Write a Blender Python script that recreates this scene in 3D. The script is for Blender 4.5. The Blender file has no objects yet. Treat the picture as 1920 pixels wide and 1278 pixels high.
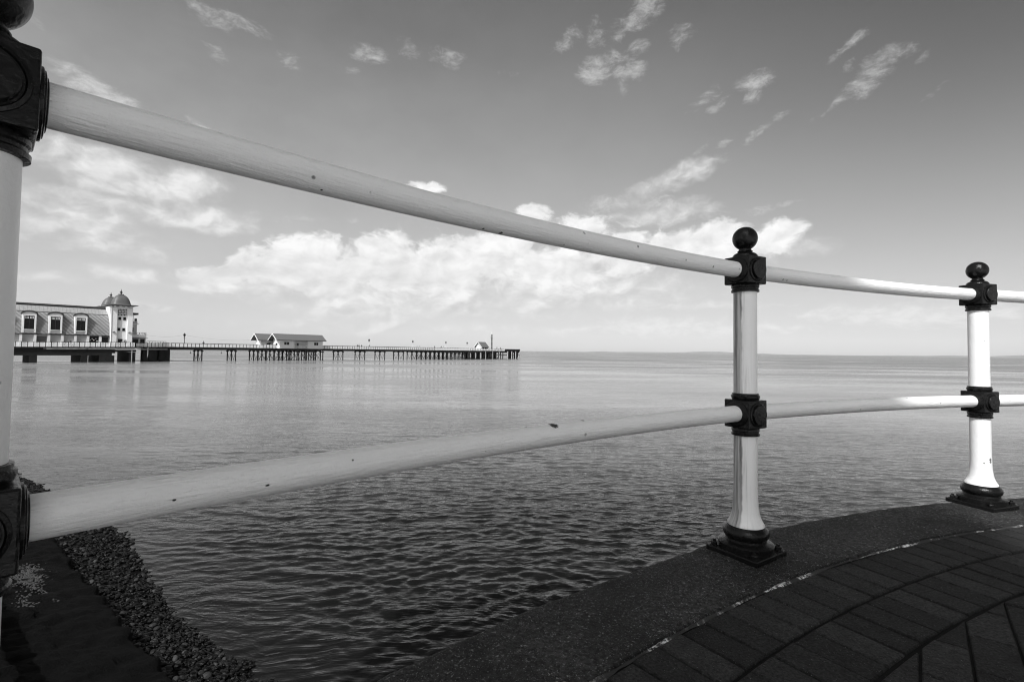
import bpy, bmesh, math, random
import numpy as np
from mathutils import Vector, Matrix
random.seed(7)
rng = np.random.default_rng(11)
R = math.radians
sc = bpy.context.scene
col = sc.collection

# ------------------------------------------------------------------ camera
EYE = 0.765                       # metres above the promenade (z = 0)
SEA = EYE - 4.0                   # still water level
cd = bpy.data.cameras.new("camera")
cam = bpy.data.objects.new("camera", cd)
col.objects.link(cam)
cd.sensor_fit = 'HORIZONTAL'
cd.sensor_width = 36.0
cd.lens = 17.013
cd.shift_y = -0.00604
cd.clip_start = 0.02
cd.clip_end = 200000
_p, _r = R(1.8912), R(0.75499)
_F = Vector((0, math.cos(_p), math.sin(_p)))
_U0 = Vector((0, -math.sin(_p), math.cos(_p)))
_R0 = Vector((1, 0, 0))
_Rt = _R0 * math.cos(_r) + _U0 * math.sin(_r)
_Up = -_R0 * math.sin(_r) + _U0 * math.cos(_r)
cam.matrix_world = Matrix(((_Rt.x, _Up.x, -_F.x, 0), (_Rt.y, _Up.y, -_F.y, 0), (_Rt.z, _Up.z, -_F.z, EYE), (0, 0, 0, 1)))
sc.camera = cam

# ------------------------------------------------------------------ sun, exposure
SUN_EL = R(47)
SUN_AZ_VEC = Vector((-0.342, -0.94, 0)).normalized()      # towards the sun
sl = bpy.data.lights.new("sun", 'SUN')
sl.energy = 4.4
sl.angle = R(0.55)
sl.color = (1.0, 1.0, 1.0)
sun = bpy.data.objects.new("sun", sl)
col.objects.link(sun)
sdir = Vector((SUN_AZ_VEC.x * math.cos(SUN_EL), SUN_AZ_VEC.y * math.cos(SUN_EL), math.sin(SUN_EL)))
sun.rotation_euler = sdir.to_track_quat('Z', 'Y').to_euler()
sun.location = (-20, -30, 40)
sc.view_settings.view_transform = 'Standard'
sc.view_settings.look = 'None'
sc.view_settings.gamma = 1.0
sc.view_settings.exposure = 0.0
sc.view_settings.use_curve_mapping = False
sc.cycles.max_bounces = 6
sc.cycles.diffuse_bounces = 3
sc.cycles.glossy_bounces = 3
sc.cycles.transmission_bounces = 2
sc.cycles.volume_bounces = 0
sc.cycles.use_denoising = True
sc.cycles.pixel_filter_type = 'BLACKMAN_HARRIS'
sc.cycles.filter_width = 1.1
sc.cycles.sample_clamp_indirect = 6

# ------------------------------------------------------------------ node helpers
class NT:
    def __init__(s, tree):
        s.t = tree
        tree.nodes.clear()
    def n(s, typ, **kw):
        nd = s.t.nodes.new(typ)
        for k, v in kw.items():
            setattr(nd, k, v)
        return nd
    def put(s, sock, v):
        if isinstance(v, bpy.types.NodeSocket):
            s.t.links.new(v, sock)
        else:
            try:
                sock.default_value = v
            except Exception:
                sock.default_value = (v, v, v, 1)[:len(sock.default_value)]
    def m(s, op, a, b=None, c=None, clamp=False):
        nd = s.n('ShaderNodeMath', operation=op, use_clamp=clamp)
        s.put(nd.inputs[0], a)
        if b is not None: s.put(nd.inputs[1], b)
        if c is not None: s.put(nd.inputs[2], c)
        return nd.outputs[0]
    def v(s, op, a, b=None, c=None, out=0):
        nd = s.n('ShaderNodeVectorMath', operation=op)
        s.put(nd.inputs[0], a)
        if b is not None: s.put(nd.inputs[1], b)
        if c is not None: s.put(nd.inputs[2], c)
        return nd.outputs[out]
    def xyz(s, x, y, z=0.0):
        nd = s.n('ShaderNodeCombineXYZ')
        s.put(nd.inputs[0], x); s.put(nd.inputs[1], y); s.put(nd.inputs[2], z)
        return nd.outputs[0]
    def sep(s, v):
        nd = s.n('ShaderNodeSeparateXYZ'); s.put(nd.inputs[0], v)
        return nd.outputs
    def noise(s, vec, scale, detail=4, rough=0.5, lac=2.0, dist=0.0, dim='3D', out=0):
        nd = s.n('ShaderNodeTexNoise', noise_dimensions=dim)
        s.put(nd.inputs['Vector'], vec)
        nd.inputs['Scale'].default_value = scale
        nd.inputs['Detail'].default_value = detail
        nd.inputs['Roughness'].default_value = rough
        nd.inputs['Lacunarity'].default_value = lac
        nd.inputs['Distortion'].default_value = dist
        return nd.outputs[out]
    def vor(s, vec, scale, feature='F1', rnd=1.0, out=0):
        nd = s.n('ShaderNodeTexVoronoi', feature=feature)
        s.put(nd.inputs['Vector'], vec)
        nd.inputs['Scale'].default_value = scale
        nd.inputs['Randomness'].default_value = rnd
        return nd.outputs[out]
    def step(s, x, a, b):                         # smoothstep from a to b
        nd = s.n('ShaderNodeMapRange', interpolation_type='SMOOTHSTEP')
        s.put(nd.inputs[0], x)
        s.put(nd.inputs[1], a); s.put(nd.inputs[2], b)
        return nd.outputs[0]
    def lin(s, x, a, b, c, d, clamp=True):
        nd = s.n('ShaderNodeMapRange', clamp=clamp)
        s.put(nd.inputs[0], x)
        for i, q in enumerate((a, b, c, d)): s.put(nd.inputs[i + 1], q)
        return nd.outputs[0]
    def mix(s, f, a, b):                          # float mix
        nd = s.n('ShaderNodeMix', data_type='FLOAT')
        s.put(nd.inputs[0], f); s.put(nd.inputs[2], a); s.put(nd.inputs[3], b)
        return nd.outputs[0]
    def grey(s, x):
        nd = s.n('ShaderNodeCombineColor')
        for i in range(3): s.put(nd.inputs[i], x)
        return nd.outputs[0]
    def obj(s): return s.n('ShaderNodeTexCoord').outputs['Object']
    def gen(s): return s.n('ShaderNodeTexCoord').outputs['Generated']
    def uv(s): return s.n('ShaderNodeTexCoord').outputs['UV']
    def pos(s): return s.n('ShaderNodeNewGeometry').outputs['Position']
    def bump(s, h, strength=1.0, dist=0.01, normal=None):
        nd = s.n('ShaderNodeBump')
        s.put(nd.inputs['Height'], h)
        s.put(nd.inputs['Strength'], strength)
        nd.inputs['Distance'].default_value = dist
        if normal is not None: s.put(nd.inputs['Normal'], normal)
        return nd.outputs[0]

def material(name, build):
    mt = bpy.data.materials.new(name)
    mt.use_nodes = True
    t = NT(mt.node_tree)
    bs = t.n('ShaderNodeBsdfPrincipled')
    out = t.n('ShaderNodeOutputMaterial')
    t.t.links.new(bs.outputs[0], out.inputs[0])
    r = build(t)
    base, rough = r.get('base', .5), r.get('rough', .6)
    if isinstance(base, bpy.types.NodeSocket) and base.type == 'VALUE': base = t.grey(base)
    if isinstance(base, (int, float)): base = (base, base, base, 1)
    t.put(bs.inputs['Base Color'], base)
    t.put(bs.inputs['Roughness'], rough)
    if 'normal' in r: t.put(bs.inputs['Normal'], r['normal'])
    if 'metal' in r: t.put(bs.inputs['Metallic'], r['metal'])
    if 'ior' in r: bs.inputs['IOR'].default_value = r['ior']
    if 'spec' in r: bs.inputs['Specular IOR Level'].default_value = r['spec']
    if 'coat' in r:
        bs.inputs['Coat Weight'].default_value = r['coat']
        bs.inputs['Coat Roughness'].default_value = r.get('coatr', .1)
    return mt

# ------------------------------------------------------------------ world: Nishita sky seen through a red filter, with clouds
def make_world():
    w = bpy.data.worlds.new("World")
    sc.world = w
    w.use_nodes = True
    t = NT(w.node_tree)
    sky = t.n('ShaderNodeTexSky', sky_type='NISHITA')
    sky.sun_disc = False
    sky.sun_elevation = SUN_EL
    sky.sun_rotation = math.atan2(SUN_AZ_VEC.x, SUN_AZ_VEC.y)
    sky.altitude = 5
    sky.air_density = 1.0
    sky.dust_density = 1.2
    sky.ozone_density = 1.0
    cs = t.n('ShaderNodeSeparateColor')
    t.put(cs.inputs[0], sky.outputs[0])
    red = cs.outputs[0]
    D = t.n('ShaderNodeNewGeometry').outputs['Incoming']
    D = t.v('SCALE', D, None); D.node.inputs['Scale'].default_value = -1.0
    x, y, z = t.sep(D)[:3]
    az = t.m('ARCTAN2', x, y)
    el = t.m('ARCSINE', z)
    # domain warp
    P = t.xyz(az, t.m('MULTIPLY', el, 1.6), 0.0)
    wn = t.noise(P, 9.0, 3, 0.55, out=1)
    wv = t.v('MULTIPLY_ADD', wn, (0.050, 0.034, 0), (-0.025, -0.017, 0))
    AE = t.v('ADD', t.xyz(az, el, 0.0), wv)
    PW = t.v('MULTIPLY_ADD', wn, (0.07, 0.07, 0.07), P)
    rot = {}
    def coords(deg):
        if deg not in rot:
            a = R(deg)
            if deg == 0: rot[deg] = AE
            else:
                e = t.sep(AE)
                rot[deg] = t.xyz(t.m('MULTIPLY_ADD', e[0], math.cos(a), t.m('MULTIPLY', e[1], math.sin(a))),
                                 t.m('MULTIPLY_ADD', e[0], -math.sin(a), t.m('MULTIPLY', e[1], math.cos(a))), 0.0)
        return rot[deg]
    def dirof(px, py):        # direction of a cloud, given as it was measured
        d = _Rt * ((px - 960) / 907.35) - _Up * ((py - 627.4) / 907.35) + _F
        d.normalize()
        return math.atan2(d.x, d.y), math.asin(d.z), d
    def blobs(L, grow=1.0):
        M = None
        for b in L:
            px, py, rx, ry, s = b[:5]
            deg = b[5] if len(b) > 5 else 0
            a, e, d = dirof(px, py)
            # local scale of a pixel on the sky
            a1, e1, _ = dirof(px + 5, py); a2, e2, _ = dirof(px, py - 5)
            sx = math.hypot(a1 - a, e1 - e) / 5; sy = math.hypot(a2 - a, e2 - e) / 5
            rx, ry = rx * sx * grow, ry * sy * grow
            # the horizon-parallel tilt of the measured ellipse
            ca, sa = math.cos(R(deg)), math.sin(R(deg))
            cx = a * ca + e * sa; cy = -a * sa + e * ca
            q = t.v('MULTIPLY_ADD', coords(deg), (1 / rx, 1 / ry, 0), (-cx / rx, -cy / ry, 0))
            d2 = t.v('DOT_PRODUCT', q, q, out=1)
            f = t.m('MULTIPLY_ADD', d2, -s, s)
            M = f if M is None else t.m('MAXIMUM', M, f)
        return t.m('MAXIMUM', M, -1.0)
    cumulus = [(400, 520, 75, 30, 1.1), (480, 500, 60, 45, 1), (580, 495, 85, 65, 1.2), (650, 515, 90, 55, 1), (735, 495, 75, 68, 1.2),
               (840, 500, 95, 66, 1.1), (930, 480, 90, 60, 1.2), (1030, 500, 120, 50, 1), (1160, 480, 75, 42, 1), (1178, 447, 42, 18, 1),
               (1000, 402, 42, 20, .9), (1090, 430, 90, 35, .7), (1270, 465, 75, 42, 1.1), (1350, 455, 80, 42, 1.1), (1465, 437, 58, 34, 1.2),
               (1430, 455, 90, 30, .9), (800, 348, 38, 13, .9), 
               (1240, 470, 60, 30, .9)]
    soft = [(700, 562, 330, 42, .95), (1100, 545, 260, 46, .85), (470, 545, 160, 26, .7), (620, 565, 260, 26, .7), (1000, 560, 260, 44, .7), (210, 325, 140, 46, 1.1), (330, 345, 130, 44, 1.1), (110, 285, 90, 34, .9),
            (360, 400, 150, 36, 1.0), (120, 400, 150, 60, .8), (445, 400, 70, 22, .7), (225, 515, 80, 18, .8), (90, 525, 80, 14, .6),
            (430, 537, 60, 12, .8), (530, 545, 80, 14, .7), (270, 575, 60, 14, 1.0), (200, 455, 200, 34, .6), (700, 610, 300, 18, .4),
            (1250, 345, 130, 26, .6, 20), (1240, 395, 110, 26, .7), (1330, 470, 200, 40, .8)]
    wisp = [(180, 176, 85, 22, 1.4, -22), (382, 238, 30, 7, 1.1, -20), (372, 10, 60, 14, .8, -25), (430, 42, 60, 16, .9, 0), (405, 104, 22, 12, .8, -20), (537, 108, 22, 14, .8, -20), (694, 100, 30, 17, 1.1, 0),
            (766, 92, 22, 12, .7, -20), (843, 108, 28, 14, .9, 0), (662, 134, 12, 8, .5, 0), (1200, 28, 50, 22, 1.0, 25), (1116, 62, 16, 24, .9, 0),
            (1066, 76, 26, 14, .8, 25), (1110, 132, 26, 24, 1.3, 0), (1180, 136, 30, 16, 1.3, 0), (1150, 108, 36, 14, .8, 0), (1166, 166, 12, 12, .9, 0),
            (1198, 92, 15, 14, .9, 0), (1276, 66, 22, 22, .8, 0), (1595, 84, 36, 11, .9, 25), (1662, 108, 38, 13, 1.0, 0), (1598, 122, 16, 9, .6, 25),
            (1622, 156, 42, 20, .95, 25), (1580, 190, 50, 7, .7, 25), (1730, 105, 12, 7, .7, 25), (1742, 176, 24, 5, .6, 25), (1411, 162, 28, 16, 1.0, 0),
            (1404, 188, 14, 12, .8, 0), (1322, 188, 26, 13, .7, 25), (1346, 201, 16, 9, .8, 25), (1462, 222, 22, 7, .7, 25), (1424, 250, 26, 8, .8, 25),
            (1362, 268, 16, 7, .7, 25), (1316, 276, 22, 5, .5, 25), (1304, 325, 52, 9, .8, 25), (1242, 342, 34, 9, .6, 0), (1242, 376, 40, 13, .8, 0),
            (1130, 382, 38, 12, .8, 0), (1312, 405, 46, 10, .7, 0), (1424, 394, 28, 8, .7, 0), (1482, 382, 22, 4, .7, 0), (1510, 470, 34, 12, .6, 0),
            (1240, 413, 20, 8, .6, 0), (560, 410, 70, 8, .5, 0), (652, 412, 22, 6, .4, 0), (1060, 620, 50, 7, 1.0, 0), (1230, 612, 130, 15, 1.25, 0),
            (1390, 618, 110, 10, 1.1, 0), (1570, 588, 80, 14, 1.2, 0), (1690, 588, 140, 20, 1.35, 0), (1860, 585, 80, 12, 1.1, 0), (1330, 575, 110, 8, .9, 0),
            (90, 560, 130, 10, .3, 0), (1750, 610, 160, 8, .5, 0), (960, 135, 24, 5, .35, 0), (60, 40, 20, 10, .4, 0)]
    C = blobs(cumulus)
    W = blobs(wisp, 1.45)
    SF = blobs(soft)
    n1 = t.noise(PW, 13.0, 7, 0.56)
    PL = t.v('ADD', PW, (-0.012, 0.022, 0.0))                # towards the light
    n1b = t.noise(PL, 13.0, 4, 0.56)
    n2 = t.noise(t.v('MULTIPLY', PW, (1.0, 1.35, 1.0)), 32.0, 9, 0.72)
    n3 = t.noise(P, 5.0, 5, 0.6)
    # cumulus: crisp upper rim, ragged base
    n1c = t.noise(PW, 21.0, 8, 0.6)
    cd_ = t.m('ADD', t.m('MULTIPLY', n1c, 2.6), t.m('MULTIPLY_ADD', n1, 1.2, t.m('SUBTRACT', C, 1.82)))
    dens = t.step(cd_, -0.02, 0.72)
    sd_ = t.m('MULTIPLY_ADD', n1, 2.4, t.m('SUBTRACT', SF, 1.22))
    sdens = t.m('MULTIPLY', t.step(sd_, -0.1, 1.2), 0.85)
    relief = t.m('SUBTRACT', n1, n1b)
    elp = t.lin(el, 0.05, 0.35, 0.0, 1.0)
    lit = t.m('MULTIPLY_ADD', relief, 0.8, 0.95)
    lit = t.m('MULTIPLY_ADD', t.step(cd_, 0.1, 1.3), -0.06, lit)
    lit = t.m('MULTIPLY_ADD', t.m('SUBTRACT', n3, 0.5), 0.25, lit)
    lit = t.m('MINIMUM', t.m('MAXIMUM', lit, 0.60), 1.02)
    wd = t.m('MULTIPLY_ADD', n2, 3.6, t.m('SUBTRACT', W, 2.05))
    wdens = t.m('MULTIPLY', t.step(wd, -.1, 1.9), 0.85)
    # thin general veil
    veil = t.m('MULTIPLY', t.lin(n3, 0.3, 0.75, 0.2, 1.0), t.m('MULTIPLY', t.lin(az, -1.3, 0.75, 0.42, 0.0), t.lin(el, .12, .55, 1.0, .25)))
    # base sky brightness
    fc = t.n('ShaderNodeFloatCurve')
    cv = fc.mapping.curves[0]
    for i, (a_, b_) in enumerate(FILM):
        if i < 2: cv.points[i].location = (a_ / 10, b_)
        else: cv.points.new(a_ / 10, b_)
    for pt in cv.points: pt.handle_type = 'AUTO'
    fc.mapping.update()
    t.put(fc.inputs['Value'], t.m('MULTIPLY', red, SKY_K, clamp=True))
    # sunward sky is far brighter than the film can hold
    base = t.m('ADD', fc.outputs[0], t.m('MULTIPLY', t.m('MAXIMUM', t.m('SUBTRACT', t.m('MULTIPLY', red, SKY_K * 10), 6.5), 0.0), 1.1))
    # clearer, deeper sky towards the upper right
    base = t.m('MULTIPLY', base, t.m('SUBTRACT', 1.0, t.m('MULTIPLY', t.m('MULTIPLY', t.step(az, .05, .95), t.step(el, 0.04, .55)), .54)))
    s1 = t.mix(veil, base, 0.85)
    s2 = t.mix(wdens, s1, t.m('MAXIMUM', t.m('MULTIPLY_ADD', t.lin(el, 0, .6, .3, 0.0), 1.0, 0.62), s1))
    s2 = t.mix(sdens, s2, t.m('MINIMUM', t.m('MULTIPLY_ADD', relief, 1.2, 0.80), .95))
    s3 = t.mix(t.m('MULTIPLY', dens, t.lin(el, 0.07, 0.19, 0.35, 1.0)), s2, lit)
    s3 = t.m('MAXIMUM', s3, 0.0)
    bg = t.n('ShaderNodeBackground')
    t.put(bg.inputs[0], t.grey(s3))
    bg.inputs[1].default_value = 1.0
    out = t.n('ShaderNodeOutputWorld')
    t.t.links.new(bg.outputs[0], out.inputs[0])
    w.cycles.sampling_method = 'MANUAL'
    w.cycles.sample_map_resolution = 512
SKY_K = 0.10                                # sky strength
# response of red-filtered black and white film: (sky red value, print brightness)
FILM = [(0.0, 0.0), (10.0, 0.74), (0.75, 0.085), (0.95, 0.145), (1.27, 0.255), (2.5, 0.465), (5.2, 0.67)]
make_world()

# ------------------------------------------------------------------ mesh helpers
class MB:
    def __init__(s):
        s.v = []; s.f = []; s.uvs = {}; s.smooth = set()
    def add(s, verts, faces, smooth=False):
        o = len(s.v); k = len(s.f)
        s.v += [tuple(v) for v in verts]
        s.f += [tuple(i + o for i in f) for f in faces]
        if smooth: s.smooth.update(range(k, len(s.f)))
        return s
    def box(s, x0, x1, y0, y1, z0, z1, slope=0.0):
        V = [(x, y, z + slope * x) for z in (z0, z1) for y in (y0, y1) for x in (x0, x1)]
        return s.add(V, [(0, 2, 3, 1), (4, 5, 7, 6), (0, 1, 5, 4), (2, 6, 7, 3), (0, 4, 6, 2), (1, 3, 7, 5)])
    def bar(s, p, q, r, r2=None, n=6, caps=True, smooth=True):
        p, q = Vector(p), Vector(q); r2 = r if r2 is None else r2
        d = (q - p).normalized()
        a = d.orthogonal().normalized(); b = d.cross(a)
        V = []
        for c, rr in ((p, r), (q, r2)):
            for i in range(n):
                h = 2 * math.pi * i / n
                V.append(c + a * (rr * math.cos(h)) + b * (rr * math.sin(h)))
        F = [(i, (i + 1) % n, n + (i + 1) % n, n + i) for i in range(n)]
        s.add(V, F, smooth)
        if caps: s.add(V, [tuple(reversed(range(n))), tuple(range(n, 2 * n))])
        return s
    def lathe(s, prof, n=32, cx=0, cy=0, smooth=True, z=0, squash=1.0):
        V = []
        for r, h in prof:
            for i in range(n):
                a = 2 * math.pi * i / n
                V.append((cx + r * math.cos(a), cy + r * math.sin(a) * squash, z + h))
        F = []
        for k in range(len(prof) - 1):
            for i in range(n):
                j = (i + 1) % n
                F.append((k * n + i, k * n + j, (k + 1) * n + j, (k + 1) * n + i))
        s.add(V, F, smooth)
        if prof[0][0] > 1e-6: s.add(V[:n], [tuple(reversed(range(n)))])
        if prof[-1][0] > 1e-6: s.add(V[-n:], [tuple(range(n))])
        return s
    def prism(s, poly, y0, y1, axis='y'):         # poly in (x,z) extruded along y, or in (y,z) along x
        n = len(poly)
        if axis == 'y': V = [(a, y0, b) for a, b in poly] + [(a, y1, b) for a, b in poly]
        elif axis == 'x': V = [(y0, a, b) for a, b in poly] + [(y1, a, b) for a, b in poly]
        else: V = [(a, b, y0) for a, b in poly] + [(a, b, y1) for a, b in poly]
        F = [tuple(range(n)), tuple(reversed(range(n, 2 * n)))] + [(i, n + i, n + (i + 1) % n, (i + 1) % n) for i in range(n)]
        return s.add(V, F)
    def build(s, name, mat, parent=None, bevel=0.0, loc=None, auto=True):
        me = bpy.data.meshes.new(name)
        me.from_pydata(s.v, [], s.f)
        for i in s.smooth: me.polygons[i].use_smooth = True
        bm = bmesh.new(); bm.from_mesh(me)
        bmesh.ops.remove_doubles(bm, verts=bm.verts, dist=1e-6)
        bmesh.ops.recalc_face_normals(bm, faces=bm.faces)
        if s.smooth:
            for e in bm.edges:
                if len(e.link_faces) == 2 and e.calc_face_angle(0) > R(38): e.smooth = False
        bm.to_mesh(me); bm.free()
        me.materials.append(mat)
        o = bpy.data.objects.new(name, me)
        col.objects.link(o)
        if loc is not None: o.location = loc
        if parent is not None: o.parent = parent
        if bevel > 0:
            b = o.modifiers.new("bevel", 'BEVEL'); b.width = bevel; b.segments = 2; b.limit_method = 'ANGLE'; b.angle_limit = R(40)
        return o

def tag(o, label=None, cat=None, group=None, kind=None):
    if label: o['label'] = label
    if cat: o['category'] = cat
    if group: o['group'] = group
    if kind: o['kind'] = kind
    return o
def thing(name, label, cat, loc=(0, 0, 0), rotz=0.0, group=None):
    o = bpy.data.objects.new(name, None)
    o.empty_display_size = 0.3
    col.objects.link(o)
    o.location = loc
    o.rotation_euler = (0, 0, rotz)
    return tag(o, label, cat, group)
def copy_tree(o, parent=None):
    c = o.copy(); col.objects.link(c)
    c.parent = parent
    for ch in list(o.children): copy_tree(ch, c)
    return c

# ------------------------------------------------------------------ materials
def chip_mask(t, L, down=1.0):
    # flaked spots of paint at their own places on the metal
    P = t.pos(); nn = t.noise(P, 170, 3, .6)
    M = None
    for (x, y, z, r) in L:
        q = t.v('MULTIPLY', t.v('SUBTRACT', P, (x, y, z)), (1 / r, 1 / r, 1.7 * down / r))
        d = t.v('LENGTH', q, out=1)
        M = d if M is None else t.m('MINIMUM', M, d)
    M = t.m('MULTIPLY_ADD', nn, 1.4, t.m('SUBTRACT', M, .7))
    return t.step(M, 1.0, .6)
CHIPS_U = [(-0.1527, 1.0799, 1.084, 0.0035), (-0.0749, 1.1696, 1.0618, 0.005), (-0.0329, 1.2075, 1.0612, 0.008), (0.1384, 1.3447, 1.0641, 0.007), (0.2091, 1.3882, 1.0763, 0.01), (0.224, 1.4133, 1.0631, 0.006), (0.3234, 1.4732, 1.0802, 0.009), (0.378, 1.5151, 1.0762, 0.006), (0.5037, 1.6048, 1.0781, 0.006), (-0.3631, 0.9019, 1.0627, 0.003)]
CHIPS_L = [(0.1151, 1.3255, 0.5623, 0.0165), (0.0395, 1.2764, 0.5661, 0.005), (0.207, 1.4079, 0.5662, 0.007), (-0.5053, 0.737, 0.5338, 0.0032), (-0.413, 0.8313, 0.5314, 0.0036), (-0.3056, 0.9415, 0.5504, 0.004), (-0.0611, 1.1597, 0.5262, 0.004), (0.3783, 1.5122, 0.5337, 0.006)]
CHIPS_R = [(2.4395, 2.478, .2440, .0085), (2.4395, 2.478, .2330, .0075), (2.4103, 2.4818, .2253, .0045)]
def m_white(seed=0.0, streak=0.0, chips=0.75, dirt=0.25, spots=None):
    spots_ = spots
    def b(t):
        uv = t.uv()                       # u = metres along, v = metres around
        U = t.v('ADD', uv, (seed, seed * .37, 0))
        brush = t.noise(t.v('MULTIPLY', U, (1.0, 9.0, 1)), 22, 5, .6)
        orange = t.noise(U, 140, 3, .6)
        blis = t.vor(t.v('MULTIPLY', t.v('ADD', U, t.v('SCALE', t.noise(U, 30, 2, .5, out=1), (0, 0, 0))), (1, 1.3, 1)), 12.0)
        pit = t.vor(U, 26.0)
        pn = t.noise(U, 60, 3, .6)
        sel = t.noise(U, 3.3, 3, .6)
        pitm = t.m('MULTIPLY', t.step(t.m('MULTIPLY_ADD', pn, .12, pit), .215, .14), t.step(sel, .52, .60))
        big = t.m('MULTIPLY', t.step(t.m('MULTIPLY_ADD', pn, .10, blis), .145, .10), t.step(t.noise(U, 2.1, 2, .5), .56, .62))
        chip = t.m('MULTIPLY', t.m('MAXIMUM', pitm, big), chips)
        if spots_: chip = t.m('MAXIMUM', chip, chip_mask(t, spots_))
        blister = t.step(t.m('ABSOLUTE', t.m('SUBTRACT', blis, .14)), .02, .0)
        base = t.mix(t.noise(U, 6, 5, .6), .85 - .12 * dirt, .87)
        spots = t.m('MULTIPLY', t.step(t.noise(U, 70, 5, .7), .62, .75), .12 * dirt)
        base = t.m('SUBTRACT', base, spots)
        base = t.mix(chip, base, .045)
        h = t.m('MULTIPLY_ADD', brush, 1.0, t.m('MULTIPLY', orange, .35))
        h = t.m('MULTIPLY_ADD', blister, .18, h)
        h = t.m('MULTIPLY_ADD', chip, -.9, h)
        return dict(base=base, rough=t.mix(chip, .38, .8), normal=t.bump(h, .9, .0034), spec=.45)
    return b
def m_post_white(stain, seed):
    # u = height, v = metres around the shaft; rust-water runs on one side where the paint is stained
    def b(t):
        uv = t.uv(); e = t.sep(uv)
        U = t.v('ADD', uv, (seed, seed * .7, 0))
        fine = t.noise(U, 120, 3, .6)
        wavy = t.noise(U, 18, 4, .55)
        run = t.noise(t.v('MULTIPLY', U, (1.2, 34.0, 1)), 2.2, 5, .62)
        run2 = t.noise(t.v('MULTIPLY', U, (2.0, 60.0, 1)), 2.0, 4, .6)
        edge = t.m('MULTIPLY_ADD', t.m('SUBTRACT', t.noise(t.v('MULTIPLY', U, (3, 0, 0)), 4.0, 3, .5), .5), .016, e[1])
        # the stained strip lies between v0 and v1 (metres round)
        strip = t.m('MULTIPLY', t.step(edge, stain[0] - .004, stain[0] + .004), t.step(edge, stain[1] + .005, stain[1] - .002))
        soft = t.m('MULTIPLY', t.step(e[1], stain[0] - .03, stain[0] + .02), t.step(e[1], stain[1] + .05, stain[1]))
        a = t.m('MULTIPLY', strip, t.mix(t.step(run, .40, .62), .45, 1.0))
        a = t.m('MULTIPLY_ADD', t.m('MULTIPLY', soft, t.step(run2, .5, .7)), .5, a)
        a = t.m('MULTIPLY', a, stain[2])
        pit = t.m('MULTIPLY', t.step(t.m('MULTIPLY_ADD', fine, .1, t.vor(U, 24.0)), .17, .10), t.step(t.noise(U, 5, 2, .5), .55, .62))
        base = t.mix(t.noise(U, 5, 4, .6), .80, .86)
        base = t.mix(t.m('MINIMUM', a, 1.0), base, .12)
        pit = t.m('MAXIMUM', pit, chip_mask(t, CHIPS_R, .6))
        base = t.mix(t.m('MULTIPLY', pit, .9), base, .05)
        h = t.m('MULTIPLY_ADD', wavy, 1.2, t.m('MULTIPLY', fine, .35))
        h = t.m('MULTIPLY_ADD', t.m('MULTIPLY', run2, a), .6, h)
        return dict(base=base, rough=t.mix(a, .33, .42), normal=t.bump(h, .8, .0030), spec=.5)
    return b
def m_black(t):
    o = t.obj()
    h = t.m('MULTIPLY_ADD', t.noise(o, 55, 4, .6), 1.0, t.m('MULTIPLY', t.noise(o, 190, 3, .6), .3))
    sp = t.m('MULTIPLY', t.step(t.noise(o, 150, 3, .7), .70, .78), .05)
    base = t.m('ADD', t.mix(t.noise(o, 12, 4, .6), .003, .010), sp)
    return dict(base=base, rough=t.mix(t.noise(o, 25, 3, .6), .16, .36), normal=t.bump(h, .8, .0030), spec=.26)
def m_concrete(t):
    o = t.obj()
    fine = t.noise(o, 420, 3, .7)
    mid = t.noise(o, 90, 5, .65)
    big = t.noise(o, 5, 5, .6)
    grit = t.vor(o, 260)
    sp = t.step(t.noise(t.v('ADD', o, (3, 1, 7)), 230, 3, .7), .60, .72)
    lich = t.m('MULTIPLY', t.step(t.noise(o, 26, 6, .7), .56, .72), t.step(big, .45, .6))
    base = t.mix(big, .007, .026)
    base = t.m('MULTIPLY', base, t.lin(mid, .38, .62, .1, 2.6))
    base = t.m('MULTIPLY', base, t.lin(t.noise(o, 2.3, 5, .65), .38, .62, .35, 2.3))
    base = t.mix(t.m('MULTIPLY', lich, .6), base, .16)
    g2 = t.step(t.noise(t.v('ADD', o, (1, 5, 7)), 95, 3, .7), .60, .70)
    base = t.mix(t.m('MULTIPLY', g2, t.lin(big, .35, .65, .3, 1.0)), base, .55)
    base = t.mix(t.m('MULTIPLY', sp, t.lin(mid, .35, .7, .2, 1.0)), base, .95)
    h = t.m('MULTIPLY_ADD', mid, 2.2, t.m('MULTIPLY', fine, .7))
    h = t.m('MULTIPLY_ADD', grit, -1.2, h)
    return dict(base=base, rough=.75, normal=t.bump(h, 1.0, .014), spec=.35)
def m_mortar(t):
    o = t.obj()
    n = t.noise(o, 60, 6, .75)
    k = t.noise(o, 6, 3, .6)
    base = t.mix(t.m('MULTIPLY', t.step(n, .47, .58), t.step(k, .45, .55)), .03, .85)
    return dict(base=base, rough=.9, normal=t.bump(t.noise(o, 200, 4, .7), 1.0, .004))
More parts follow.
